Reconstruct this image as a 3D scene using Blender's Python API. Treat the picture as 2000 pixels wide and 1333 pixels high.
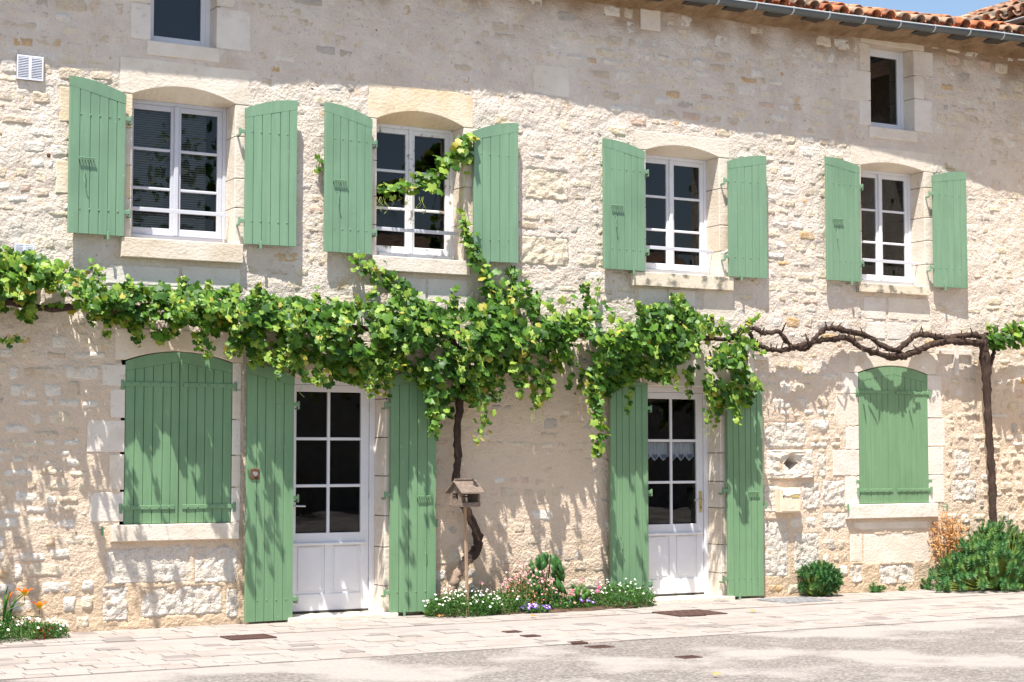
import bpy, math, random
import numpy as np
from mathutils import Vector, Matrix

for o in list(bpy.data.objects): bpy.data.objects.remove(o)
scene = bpy.context.scene
C = scene.collection
R = math.radians
rnd = random.Random(7)
nr = np.random.default_rng(7)

# ------------------------------------------------------------------ camera
FPX, VPX, HZY, K = 3400.0, 7045.0, 887.0, 31.0          # focal length, vanishing point, horizon, metres
PITCH = math.atan((HZY - 666.5) / FPX)
YAW = math.atan(FPX / ((VPX - 1000) * math.cos(PITCH)))
Fv = Vector((math.sin(YAW) * math.cos(PITCH), math.cos(YAW) * math.cos(PITCH), math.sin(PITCH)))
Rv = Vector((math.cos(YAW), -math.sin(YAW), 0))
Uv = Rv.cross(Fv)
CAMZ = 1.55
_r = Fv * FPX + Rv * 0 - Uv * (HZY - 100 - 666.5)         # a ray 100 px above the horizon at the middle column
D = K * 100 / (VPX - 1000) / _r.z * _r.y                  # distance from wall that gives K
CAM = Vector((0, 0, CAMZ))
CAM.y = -D
CAM.x = -D * math.tan(YAW)
def ray(px, py): return Fv * FPX + Rv * (px - 1000) - Uv * (py - 666.5)
def W(px, py, y=0.0):                                      # a point of the place on the upright plane at y
    r = ray(px, py); t = (y - CAM.y) / r.y
    p = CAM + r * t
    return p.x, p.z
def G(px, py, z=0.0):                                      # a point on the ground
    r = ray(px, py); t = (z - CAM.z) / r.z
    p = CAM + r * t
    return p.x, p.y
cd = bpy.data.cameras.new('camera'); cam = bpy.data.objects.new('camera', cd); C.objects.link(cam)
cd.sensor_width = 36; cd.lens = FPX / 2000 * 36; cd.clip_end = 2000; cd.clip_start = .1
cam.location = CAM; cam.rotation_euler = (math.pi / 2 + PITCH, 0, -YAW)
scene.camera = cam

# ------------------------------------------------------------------ light
SUN = Vector((.98, 1.0, -3.2)).normalized()
world = bpy.data.worlds.new('World'); scene.world = world; world.use_nodes = True
nt = world.node_tree
sky = nt.nodes.new('ShaderNodeTexSky'); sky.sky_type = 'NISHITA'; sky.sun_disc = False
sky.sun_elevation = math.asin(-SUN.z); sky.sun_rotation = math.atan2(-SUN.x, -SUN.y) % (2 * math.pi)
sky.air_density = 1.0; sky.dust_density = 1.2; sky.ozone_density = 1.3
bg = nt.nodes['Background']; bg.inputs['Strength'].default_value = .1
nt.links.new(sky.outputs[0], bg.inputs[0])
sl = bpy.data.lights.new('sun', 'SUN'); sl.energy = 5.0; sl.angle = R(.53); sl.color = (1, .955, .89)
so = bpy.data.objects.new('sun', sl); C.objects.link(so)
so.rotation_euler = SUN.to_track_quat('-Z', 'Y').to_euler(); so.location = (-8, -12, 20)
vs = scene.view_settings
vs.view_transform = 'Standard'; vs.look = 'None'; vs.gamma = 1; vs.exposure = 0.92; vs.use_curve_mapping = False
scene.render.engine = 'CYCLES'
scene.cycles.max_bounces = 8; scene.cycles.diffuse_bounces = 4; scene.cycles.transparent_max_bounces = 12

# ------------------------------------------------------------------ noise
def _hash(ix, iy, s):
    h = (ix.astype(np.int64) * 374761393 + iy.astype(np.int64) * 668265263 + s * 974634777) & 0xffffffff
    h = ((h ^ (h >> 13)) * 1274126177) & 0xffffffff
    return ((h ^ (h >> 16)) & 0xffff) / 65535.0
def vn(x, y, s=0):
    ix = np.floor(x); iy = np.floor(y); fx = x - ix; fy = y - iy
    fx = fx * fx * (3 - 2 * fx); fy = fy * fy * (3 - 2 * fy)
    a = _hash(ix, iy, s); b = _hash(ix + 1, iy, s); c = _hash(ix, iy + 1, s); d = _hash(ix + 1, iy + 1, s)
    return (a * (1 - fx) + b * fx) * (1 - fy) + (c * (1 - fx) + d * fx) * fy
def fbm(x, y, s=0, o=3):
    v = 0; a = .5; t = 0
    for i in range(o):
        v = v + a * vn(x * 2 ** i + 17.3 * i, y * 2 ** i + 5.1 * i, s + i); t += a; a *= .55
    return v / t - .5
def n1(x, y, s=0): return float(vn(np.array([x]), np.array([y]), s)[0])

# ------------------------------------------------------------------ materials
def nodes(name):
    m = bpy.data.materials.new(name); m.use_nodes = True
    t = m.node_tree; b = t.nodes['Principled BSDF']
    return m, t, b
def surf(name, cols, scale=4, detail=6, rough=.9, bump=0.0, bscale=60, bdist=.01, stretch=(1, 1, 1), spec=.3, speck=None, extra=None, rand=0.0):
    """ramp of a stretched noise over the place's own position, fine relief, optional specks and second tint"""
    m, t, b = nodes(name); N = t.nodes; L = t.links
    geo = N.new('ShaderNodeNewGeometry'); mp = N.new('ShaderNodeMapping'); mp.inputs['Scale'].default_value = stretch
    L.new(geo.outputs['Position'], mp.inputs[0])
    nz = N.new('ShaderNodeTexNoise'); nz.inputs['Scale'].default_value = scale; nz.inputs['Detail'].default_value = detail; nz.inputs['Roughness'].default_value = .62
    L.new(mp.outputs[0], nz.inputs['Vector'])
    rp = N.new('ShaderNodeValToRGB'); e = rp.color_ramp.elements
    while len(e) < len(cols): e.new(.5)
    for i, (p, c) in enumerate(cols): e[i].position = p; e[i].color = (*c, 1)
    L.new(nz.outputs['Fac'], rp.inputs[0]); col = rp.outputs[0]
    def mix(col, color, sc, lo, hi, amt, vec=None, typ='noise', det=4):
        n2 = N.new('ShaderNodeTexNoise'); n2.inputs['Scale'].default_value = sc; n2.inputs['Detail'].default_value = det
        L.new(vec or geo.outputs['Position'], n2.inputs['Vector'])
        r2 = N.new('ShaderNodeMapRange'); r2.inputs['From Min'].default_value = lo; r2.inputs['From Max'].default_value = hi; r2.inputs['To Max'].default_value = amt
        L.new(n2.outputs['Fac'], r2.inputs['Value'])
        mx = N.new('ShaderNodeMix'); mx.data_type = 'RGBA'; pass
        mx.inputs[7].default_value = (*color, 1)
        L.new(r2.outputs[0], mx.inputs[0]); L.new(col, mx.inputs[6]); return mx.outputs[2]
    for sp in (speck or []): col = mix(col, *sp)
    if extra: col = extra(N, L, geo, col)
    if rand:
        oi = N.new('ShaderNodeObjectInfo'); mr = N.new('ShaderNodeMapRange'); mr.inputs['To Min'].default_value = 1 - rand; mr.inputs['To Max'].default_value = 1 + rand
        L.new(oi.outputs['Random'], mr.inputs['Value'])
        hs = N.new('ShaderNodeHueSaturation'); L.new(mr.outputs[0], hs.inputs['Value']); L.new(col, hs.inputs['Color']); col = hs.outputs[0]
    L.new(col, b.inputs['Base Color']); b.inputs['Roughness'].default_value = rough
    b.inputs['Specular IOR Level'].default_value = spec
    if bump:
        nb = N.new('ShaderNodeTexNoise'); nb.inputs['Scale'].default_value = bscale; nb.inputs['Detail'].default_value = 5; nb.inputs['Roughness'].default_value = .6
        L.new(mp.outputs[0], nb.inputs['Vector'])
        bp = N.new('ShaderNodeBump'); bp.inputs['Strength'].default_value = bump; bp.inputs['Distance'].default_value = bdist
        L.new(nb.outputs['Fac'], bp.inputs['Height']); L.new(bp.outputs[0], b.inputs['Normal'])
    return m
def plain(name, c, rough=.6, metal=0.0, spec=.4):
    return surf(name, [(.3, tuple(x * .9 for x in c)), (.7, tuple(min(1, x * 1.08) for x in c))], scale=9, rough=rough, spec=spec) if not metal else metalm(name, c, rough)
def metalm(name, c, rough):
    m = surf(name, [(.3, tuple(x * .8 for x in c)), (.7, tuple(min(1, x * 1.1) for x in c))], scale=14, rough=rough)
    m.node_tree.nodes['Principled BSDF'].inputs['Metallic'].default_value = .85
    return m
def leafm(name, c, c2, trans=.35, rough=.45):
    m, t, b = nodes(name); N = t.nodes; L = t.links
    geo = N.new('ShaderNodeNewGeometry')
    nz = N.new('ShaderNodeTexNoise'); nz.inputs['Scale'].default_value = 9; nz.inputs['Detail'].default_value = 3
    L.new(geo.outputs['Position'], nz.inputs['Vector'])
    rp = N.new('ShaderNodeValToRGB'); e = rp.color_ramp.elements
    e[0].position = .32; e[0].color = (*c, 1); e[1].position = .68; e[1].color = (*c2, 1)
    L.new(nz.outputs['Fac'], rp.inputs[0]); L.new(rp.outputs[0], b.inputs['Base Color'])
    b.inputs['Roughness'].default_value = rough; b.inputs['Specular IOR Level'].default_value = .35
    tr = N.new('ShaderNodeBsdfTranslucent')
    hs = N.new('ShaderNodeHueSaturation'); hs.inputs['Saturation'].default_value = 1.1; hs.inputs['Value'].default_value = 1.25; hs.inputs['Hue'].default_value = .485
    L.new(rp.outputs[0], hs.inputs['Color']); L.new(hs.outputs[0], tr.inputs[0])
    mx = N.new('ShaderNodeMixShader'); mx.inputs[0].default_value = trans
    L.new(b.outputs[0], mx.inputs[1]); L.new(tr.outputs[0], mx.inputs[2])
    L.new(mx.outputs[0], N['Material Output'].inputs[0])
    return m
def glassm():
    m, t, b = nodes('window_glass'); N = t.nodes; L = t.links
    tr = N.new('ShaderNodeBsdfTransparent'); tr.inputs[0].default_value = (.82, .85, .85, 1)
    gl = N.new('ShaderNodeBsdfGlossy'); gl.inputs['Roughness'].default_value = .012
    fr = N.new('ShaderNodeFresnel'); fr.inputs[0].default_value = 1.6
    geo = N.new('ShaderNodeNewGeometry')
    nz = N.new('ShaderNodeTexNoise'); nz.inputs['Scale'].default_value = 2.2; L.new(geo.outputs['Position'], nz.inputs['Vector'])
    bp = N.new('ShaderNodeBump'); bp.inputs['Strength'].default_value = .06; bp.inputs['Distance'].default_value = .02
    L.new(nz.outputs['Fac'], bp.inputs['Height']); L.new(bp.outputs[0], gl.inputs['Normal'])
    mx = N.new('ShaderNodeMixShader'); L.new(fr.outputs[0], mx.inputs[0]); L.new(tr.outputs[0], mx.inputs[1]); L.new(gl.outputs[0], mx.inputs[2])
    L.new(mx.outputs[0], N['Material Output'].inputs[0])
    return m

def lower_tint(N, L, geo, col):
    """old lime render: a warmer mix was used for the lower storey and the foot, ochre wash stains below the eaves"""
    sp = N.new('ShaderNodeSeparateXYZ'); L.new(geo.outputs['Position'], sp.inputs[0])
    nz = N.new('ShaderNodeTexNoise'); nz.inputs['Scale'].default_value = 1.7; nz.inputs['Detail'].default_value = 4
    L.new(geo.outputs['Position'], nz.inputs['Vector'])
    ad = N.new('ShaderNodeMath'); ad.operation = 'MULTIPLY_ADD'; ad.inputs[1].default_value = 1.1; L.new(nz.outputs['Fac'], ad.inputs[0]); L.new(sp.outputs[2], ad.inputs[2])
    def layer(col, lo, hi, c, amt):
        mr = N.new('ShaderNodeMapRange'); mr.interpolation_type = 'SMOOTHSTEP'
        mr.inputs['From Min'].default_value = lo; mr.inputs['From Max'].default_value = hi
        mr.inputs['To Min'].default_value = 0; mr.inputs['To Max'].default_value = amt
        L.new(ad.outputs[0], mr.inputs['Value'])
        mx = N.new('ShaderNodeMix'); mx.data_type = 'RGBA'; mx.inputs[7].default_value = (*c, 1)
        L.new(mr.outputs[0], mx.inputs[0]); L.new(col, mx.inputs[6]); return mx.outputs[2]
    col = layer(col, 3.4, 2.5, (.67, .525, .385), .75)
    col = layer(col, 1.35, .65, (.57, .41, .25), .6)
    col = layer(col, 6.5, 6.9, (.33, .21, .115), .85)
    return col

M = {}
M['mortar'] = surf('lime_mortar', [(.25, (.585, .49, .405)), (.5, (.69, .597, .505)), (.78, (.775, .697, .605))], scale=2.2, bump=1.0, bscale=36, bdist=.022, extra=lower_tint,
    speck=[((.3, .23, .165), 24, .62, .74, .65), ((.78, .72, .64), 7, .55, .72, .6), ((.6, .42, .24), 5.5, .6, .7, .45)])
def stonem(name, a, b, **k):
    return surf(name, [(.25, a), (.72, b)], scale=k.get('scale', 7), bump=k.get('bump', 1.0), bscale=k.get('bscale', 22), bdist=k.get('bdist', .03), extra=k.get('extra'),
        speck=k.get('speck', [((.36, .28, .2), 26, .62, .74, .55), ((.58, .36, .15), 4.5, .58, .7, .5)]))
RUB = [stonem('cream_stone', (.62, .52, .385), (.75, .66, .51)), stonem('white_stone', (.66, .59, .5), (.78, .73, .65)),
       stonem('buff_stone', (.54, .43, .31), (.67, .57, .45)), stonem('ochre_stone', (.5, .28, .1), (.68, .53, .35)),
       stonem('grey_stone', (.42, .37, .32), (.56, .5, .43)), stonem('pink_stone', (.56, .4, .3), (.68, .53, .43))]
WHITE_BOSS = stonem('bossed_white_stone', (.64, .56, .46), (.78, .72, .64), bump=1.0, bscale=22, bdist=.05)
DRS = [surf('dressed_stone_' + n, [(.25, a), (.72, b)], scale=5, bump=.6, bscale=26, bdist=.011, stretch=(1, 1, 1.5), speck=[((.42, .33, .24), 18, .6, .75, .55), ((.78, .72, .63), 2.4, .45, .7, .7), ((.5, .4, .3), 3.6, .55, .75, .45)])
       for n, a, b in (('cream', (.62, .54, .44), (.73, .65, .55)), ('white', (.64, .575, .5), (.74, .685, .615)), ('ochre', (.66, .5, .31), (.74, .61, .43)), ('buff', (.6, .5, .38), (.69, .59, .47)))]
LICHEN = surf('lichened_sill_stone', [(.3, (.62, .53, .4)), (.7, (.74, .65, .51))], scale=3, bump=.6, bscale=45, bdist=.008, speck=[((.14, .13, .11), 9, .5, .64, .85), ((.5, .38, .1), 17, .62, .72, .6)])
def paint(name, a, b):
    return surf(name, [(.3, a), (.7, b)], scale=3.5, rough=.55, bump=.3, bscale=30, bdist=.004, stretch=(7, 7, .45), spec=.35, speck=[((.42, .55, .46), 48, .7, .76, .7), (tuple(q * .62 for q in a), 1.6, .5, .8, .5), ((.2, .19, .14), 30, .74, .8, .6)])
M['green_up'] = paint('green_paint_cool_sky', (.152, .272, .17), (.195, .322, .208))  # same paint as the lower shutters, cool sky light put into its colour
M['green_lo'] = paint('green_paint_warm_bounce', (.138, .258, .135), (.175, .305, .165))  # same paint, warm ground bounce put into its colour
M['white'] = surf('white_paint', [(.3, (.66, .66, .69)), (.7, (.74, .74, .76))], scale=3, rough=.45, bump=.15, bscale=40, bdist=.003, speck=[((.42, .4, .36), 40, .73, .8, .5)])
M['whiteshade'] = surf('shade_greyed_white_paint', [(.3, (.5, .51, .56)), (.7, (.57, .58, .63))], scale=3, rough=.45, bump=.1, bscale=40, bdist=.003)  # white paint with shade greyed into it; guard bars use the tone too
M['whiteold'] = surf('flaking_white_paint', [(.3, (.7, .7, .71)), (.7, (.8, .8, .8))], scale=5, rough=.6, bump=.5, bscale=50, bdist=.004, stretch=(.5, 1, 3), speck=[((.25, .2, .15), 16, .6, .68, .9)])
M['glass'] = glassm()
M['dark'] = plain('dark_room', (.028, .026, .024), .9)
M['room'] = plain('dimmed_room_plaster', (.05, .045, .04), .9)  # near-black so that the dimness of the rooms is in the colour
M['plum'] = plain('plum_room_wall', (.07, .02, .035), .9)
M['blind'] = plain('grey_blind', (.22, .21, .18), .6)
M['skydark'] = plain('dark_blue_sky_reflection', (.018, .022, .04), .8)  # dark blue of the sky's reflection, put into a sheet behind the pane
M['cloth'] = plain('white_cloth', (.78, .78, .82), .9)
M['bluecloth'] = plain('grey_blue_cloth', (.22, .27, .4), .9)
M['iron'] = plain('dark_iron', (.05, .045, .04), .7)
M['rust'] = surf('rusty_iron', [(.3, (.09, .04, .025)), (.7, (.17, .085, .05))], scale=40, bump=.5, bscale=90, bdist=.004)
M['zinc'] = surf('zinc', [(.3, (.06, .075, .082)), (.7, (.095, .112, .12))], scale=3, rough=.42, stretch=(1, 1, 4), spec=.6)
M['zinclight'] = surf('bright_zinc', [(.3, (.4, .43, .44)), (.7, (.5, .53, .54))], scale=8, rough=.4, spec=.6)
M['tile'] = surf('terracotta_tile', [(.25, (.36, .11, .05)), (.55, (.54, .18, .08)), (.8, (.58, .28, .15))], scale=6, bump=.5, bscale=60, bdist=.006, rand=.18, speck=[((.08, .07, .055), 8, .48, .62, .9)])
M['tileold'] = surf('lichened_tile', [(.25, (.25, .16, .1)), (.6, (.48, .28, .18)), (.8, (.5, .4, .3))], scale=7, bump=.5, bscale=60, bdist=.006, rand=.2, speck=[((.09, .085, .07), 9, .48, .62, .9)])
M['timber'] = surf('weathered_timber', [(.3, (.12, .07, .04)), (.7, (.22, .14, .09))], scale=5, stretch=(2, 2, 14), bump=.5, bscale=20, bdist=.006)
M['greywood'] = surf('grey_feeder_wood', [(.3, (.14, .1, .075)), (.7, (.27, .21, .17))], scale=6, stretch=(3, 8, 8), bump=.5, bscale=24, bdist=.004)  # darkened so that the feeder's shade is partly in the wood colour
M['polewood'] = surf('pole_wood', [(.3, (.3, .19, .12)), (.7, (.46, .32, .22))], scale=6, stretch=(9, 9, 1), bump=.4, bscale=24, bdist=.004)
M['bark'] = surf('vine_bark', [(.25, (.032, .02, .015)), (.6, (.08, .05, .037)), (.8, (.16, .11, .088))], scale=9, stretch=(5, 5, 1.2), bump=1.0, bscale=22, bdist=.02)
M['barklight'] = surf('bleached_vine_bark', [(.25, (.2, .13, .09)), (.7, (.42, .31, .24))], scale=9, stretch=(5, 5, 1.5), bump=1.0, bscale=22, bdist=.015)
M['tendril'] = plain('vine_tendril', (.3, .36, .07), .6)
GL = [leafm('vine_leaf_deep', (.03, .092, .013), (.062, .152, .022)), leafm('vine_leaf_mid', (.075, .19, .021), (.14, .28, .035)),
      leafm('vine_leaf_pale', (.2, .33, .04), (.32, .44, .075)), leafm('vine_leaf_yellow', (.36, .34, .045), (.5, .45, .1)), leafm('vine_leaf_rust', (.3, .22, .06), (.34, .28, .08))]
M['grass'] = leafm('herb_leaf', (.05, .14, .025), (.11, .24, .05), .3)
M['herbdark'] = leafm('dark_herb_leaf', (.025, .09, .018), (.06, .17, .035), .3)
M['spurge'] = leafm('spurge_leaf', (.04, .13, .04), (.1, .24, .075), .2)
M['spurgelight'] = leafm('spurge_tip_leaf', (.11, .24, .05), (.2, .33, .1), .25)
M['dry'] = leafm('dried_stalk', (.42, .2, .07), (.6, .36, .14), .3, .8)
M['petwhite'] = plain('white_petal', (.8, .78, .74), .8); M['petpink'] = leafm('pale_pink_petal', (.66, .3, .3), (.82, .58, .54), .3)
M['petmag'] = leafm('magenta_petal', (.5, .06, .16), (.66, .16, .32), .3); M['petpurple'] = leafm('violet_petal', (.2, .06, .5), (.33, .14, .66), .3)
M['petorange'] = leafm('orange_petal', (.72, .13, .015), (.85, .28, .02), .35); M['petyellow'] = plain('yellow_flower_eye', (.75, .5, .03), .8)
M['petred'] = leafm('red_petal', (.5, .015, .03), (.62, .04, .06), .3)
M['plastic'] = plain('cream_mailbox_paint', (.74, .62, .47), .45); M['plasticl'] = plain('pale_mailbox_flap', (.8, .74, .64), .4)
M['brass'] = plain('brass_name_plate', (.5, .4, .13), .4); M['ventw'] = plain('white_vent_plastic', (.74, .75, .82), .5)
M['ventd'] = plain('vent_gap', (.1, .1, .12), .8)
M['steel'] = metalm('brushed_steel', (.5, .5, .5), .35)
PAV = [surf('paver_' + n, [(.3, a), (.7, b)], scale=5, bump=.5, bscale=60, bdist=.005, speck=[((.34, .26, .22), 22, .66, .76, .4)])
       for n, a, b in (('pale', (.3, .268, .242), (.35, .318, .292)), ('cream', (.315, .272, .243), (.365, .32, .29)), ('pink', (.28, .24, .213), (.33, .287, .258)), ('grey', (.2, .17, .155), (.26, .23, .21)))]
M['joint'] = surf('sandy_joint', [(.3, (.1, .07, .055)), (.5, (.16, .12, .1)), (.75, (.3, .25, .22))], scale=2.2, bump=.4, bscale=90, bdist=.004)
M['channel'] = surf('pale_concrete', [(.3, (.28, .248, .226)), (.7, (.345, .31, .288))], scale=2.5, bump=.3, bscale=90, bdist=.003)
M['road'] = surf('worn_asphalt', [(.3, (.155, .136, .122)), (.7, (.195, .174, .159))], scale=1.2, bump=.8, bscale=120, bdist=.006, stretch=(1, 1, 1),
    speck=[((.33, .297, .268), 38, .48, .6, .85), ((.08, .068, .06), 44, .55, .66, .8), ((.38, .345, .315), .8, .48, .58, .7), ((.15, .13, .115), 2.3, .58, .7, .35)])
M['grate'] = surf('brown_grate', [(.3, (.06, .032, .026)), (.7, (.11, .06, .048))], scale=60, bump=.6, bscale=120, bdist=.006)
M['plate'] = surf('grey_steel_plate', [(.3, (.2, .2, .21)), (.7, (.28, .28, .29))], scale=20, rough=.5, bump=.4, bscale=150, bdist=.003)
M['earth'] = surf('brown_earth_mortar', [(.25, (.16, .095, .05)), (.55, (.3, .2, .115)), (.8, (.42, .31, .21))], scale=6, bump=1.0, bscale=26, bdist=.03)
M['soil'] = surf('dark_soil', [(.3, (.06, .035, .022)), (.7, (.14, .085, .055))], scale=14, bump=1, bscale=60, bdist=.02)

# ------------------------------------------------------------------ mesh building
class MB:
    def __init__(s): s.v = []; s.f = []; s.m = []; s.n = 0
    def add(s, v, f, m=0):
        v = [tuple(p) for p in v]
        s.v += v; s.f += [tuple(i + s.n for i in q) for q in f]; s.m += [m] * len(f); s.n += len(v)
        return s
    def convex(s, v, f, m=0):
        c = sum((Vector(p) for p in v), Vector()) / len(v); out = []
        for q in f:
            a, b, d = (Vector(v[q[0]]), Vector(v[q[1]]), Vector(v[q[2]]))
            n = (b - a).cross(d - a)
            fc = sum((Vector(v[i]) for i in q), Vector()) / len(q)
            out.append(tuple(q) if n.dot(fc - c) > 0 else tuple(reversed(q)))
        return s.add(v, out, m)
    def box(s, x0, x1, y0, y1, z0, z1, b=0.0, m=0):
        X = (x0, x1); Y = (y0, y1); Z = (z0, z1)
        if not b:
            v = [(X[i], Y[j], Z[k]) for i in (0, 1) for j in (0, 1) for k in (0, 1)]
            return s.convex(v, [(0, 1, 3, 2), (4, 5, 7, 6), (0, 1, 5, 4), (2, 3, 7, 6), (0, 2, 6, 4), (1, 3, 7, 5)], m)
        v = []; idx = {}
        for i in (0, 1):
            for j in (0, 1):
                for k in (0, 1):
                    sx, sy, sz = (1 - 2 * i) * b, (1 - 2 * j) * b, (1 - 2 * k) * b
                    for a, p in enumerate(((X[i], Y[j] + sy, Z[k] + sz), (X[i] + sx, Y[j], Z[k] + sz), (X[i] + sx, Y[j] + sy, Z[k]))):
                        idx[i, j, k, a] = len(v); v.append(p)
        f = []
        for t in (0, 1):
            f.append([idx[t, 0, 0, 0], idx[t, 1, 0, 0], idx[t, 1, 1, 0], idx[t, 0, 1, 0]])
            f.append([idx[0, t, 0, 1], idx[1, t, 0, 1], idx[1, t, 1, 1], idx[0, t, 1, 1]])
            f.append([idx[0, 0, t, 2], idx[1, 0, t, 2], idx[1, 1, t, 2], idx[0, 1, t, 2]])
            for u in (0, 1):
                f.append([idx[t, u, 0, 0], idx[t, u, 1, 0], idx[t, u, 1, 1], idx[t, u, 0, 1]])
                f.append([idx[t, 0, u, 0], idx[t, 1, u, 0], idx[t, 1, u, 2], idx[t, 0, u, 2]])
                f.append([idx[0, t, u, 1], idx[1, t, u, 1], idx[1, t, u, 2], idx[0, t, u, 2]])
        for i in (0, 1):
            for j in (0, 1):
                for k in (0, 1): f.append([idx[i, j, k, a] for a in range(3)])
        return s.convex(v, f, m)
    def prism(s, poly, y0, y1, m=0):                      # poly: convex (x,z) outline
        n = len(poly); v = [(x, y0, z) for x, z in poly] + [(x, y1, z) for x, z in poly]
        f = [tuple(range(n)), tuple(range(n, 2 * n))] + [(i, (i + 1) % n, n + (i + 1) % n, n + i) for i in range(n)]
        return s.convex(v, f, m)
    def tube(s, pts, rad, seg=8, m=0, wob=0.0, cap=True, twist=0.0):
        pts = [Vector(p) for p in pts]; n = len(pts)
        if not hasattr(rad, '__len__'): rad = [rad] * n
        v = []; f = []; up = None
        for i, p in enumerate(pts):
            d = (pts[min(i + 1, n - 1)] - pts[max(i - 1, 0)]).normalized()
            if up is None: up = d.orthogonal().normalized()
            up = (up - d * up.dot(d))
            up = up.normalized() if up.length > 1e-6 else d.orthogonal().normalized()
            w = d.cross(up)
            for k in range(seg):
                a = 2 * math.pi * k / seg + twist * i
                r = rad[i] * (1 + (rnd.uniform(-wob, wob) if wob else 0))
                v.append(p + (up * math.cos(a) + w * math.sin(a)) * r)
        for i in range(n - 1):
            for k in range(seg):
                f.append((i * seg + k, i * seg + (k + 1) % seg, (i + 1) * seg + (k + 1) % seg, (i + 1) * seg + k))
        if cap: f += [tuple(reversed(range(seg))), tuple(range((n - 1) * seg, n * seg))]
        return s.add(v, f, m)
    def dome(s, c, r, h, ax='y', seg=8, m=0):             # a bolt head that bulges along -y
        x, y, z = c; v = []; f = []
        for j, (rr, hh) in enumerate(((1, 0), (.75, .7))):
            for k in range(seg):
                a = 2 * math.pi * k / seg; v.append((x + r * rr * math.cos(a), y - h * hh, z + r * rr * math.sin(a)))
        v.append((x, y - h, z))
        for k in range(seg):
            f.append((k, (k + 1) % seg, seg + (k + 1) % seg, seg + k)); f.append((seg + k, seg + (k + 1) % seg, 2 * seg))
        return s.add(v, f, m)
def npmesh(name, v, f, mats, mi=None, smooth=True):
    me = bpy.data.meshes.new(name); v = np.asarray(v, np.float32); f = np.asarray(f, np.int32); k = f.shape[1]
    me.vertices.add(len(v)); me.vertices.foreach_set('co', v.ravel())
    me.loops.add(f.size); me.loops.foreach_set('vertex_index', f.ravel())
    me.polygons.add(len(f)); me.polygons.foreach_set('loop_start', np.arange(0, f.size, k, dtype=np.int32))
    try: me.polygons.foreach_set('loop_total', np.full(len(f), k, np.int32))
    except Exception: pass
    for m in mats: me.materials.append(m)
    if mi is not None: me.polygons.foreach_set('material_index', np.asarray(mi, np.int32))
    me.polygons.foreach_set('use_smooth', np.full(len(f), smooth))
    me.update(calc_edges=True); me.validate()
    return me
def link(name, data, parent=None, loc=(0, 0, 0), rotz=0.0):
    o = bpy.data.objects.new(name, data); C.objects.link(o); o.location = loc; o.rotation_euler = (0, 0, rotz)
    if parent: o.parent = parent
    return o
def obj(name, mb, mats, parent=None, loc=None, rotz=0.0, smooth=False, label=None):
    """one mesh object; unless loc is given its origin goes to the middle of its bottom"""
    if not isinstance(mats, (list, tuple)): mats = [mats]
    me = bpy.data.meshes.new(name); v = mb.v
    if loc is None:
        a = np.array(v); c = ((a[:, 0].min() + a[:, 0].max()) / 2, (a[:, 1].min() + a[:, 1].max()) / 2, a[:, 2].min())
        v = [(p[0] - c[0], p[1] - c[1], p[2] - c[2]) for p in v]; loc = tuple(float(q) for q in c)
    me.from_pydata([tuple(p) for p in v], [], mb.f)
    for m in mats: me.materials.append(m)
    me.polygons.foreach_set('material_index', mb.m)
    if smooth: me.polygons.foreach_set('use_smooth', [True] * len(me.polygons))
    o = link(name, me, parent, loc, rotz)
    if label: o['label'] = label
    return o
def tag(o, label, cat, group=None):
    o['label'] = label; o['category'] = cat
    if group: o['group'] = group
    return o
def empty(name, loc=(0, 0, 0), rotz=0.0, label=None, cat=None, group=None, parent=None):
    o = link(name, None, parent, loc, rotz); o.empty_display_size = .2
    if label: tag(o, label, cat, group)
    return o
# ------------------------------------------------------------------ the house: openings
house = empty('stone_house', (0, 0, 0), label='long pale rubble stone house with green shutters and a climbing vine', cat='house')
X0, X1, ZT = -8.4, 7.62, 6.56
OP = {}
def opening(k, xl, xr, spring, apex, sill, kind): OP[k] = dict(xl=xl, xr=xr, sp=spring, ap=apex, z0=sill, kind=kind)
def wx(px, py): return W(px, py)[0]
def wz(px, py): return W(px, py)[1]
opening('W1', wx(257, 330), wx(458, 330), wz(257, 183), wz(345, 170), wz(257, 466), 'upper')
opening('W2', wx(735, 380), wx(905, 380), wz(905, 249), wz(800, 217), wz(735, 501), 'upper')
opening('W3', wx(1261, 420), wx(1404, 420), wz(1404, 308), wz(1332, 286), wz(1261, 533), 'upper')
opening('W4', wx(1682, 450), wx(1805, 450), wz(1805, 336), wz(1745, 320), wz(1682, 554), 'upper')
opening('T1', wx(294, 60), wx(423, 60), 6.22, 6.22, wz(295, 80), 'top')
opening('T2', wx(1700, 180), wx(1785, 180), wz(1785, 98), wz(1785, 98), wz(1785, 257), 'top')
opening('L1', wx(243, 860), wx(453, 860), wz(246, 703), wz(345, 686), wz(242, 1025), 'low')
opening('L2', wx(1677, 850), wx(1812, 850), wz(1677, 728), wz(1745, 715), wz(1678, 985), 'low')
opening('D1', wx(569, 950), wx(751, 950), 2.27, 2.38, 0.03, 'door')
opening('D2', wx(1265, 950), wx(1407, 950), wz(1407, 757), wz(1407, 757), 0.03, 'door')
DEP = .22                                                  # depth of the reveals

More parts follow.
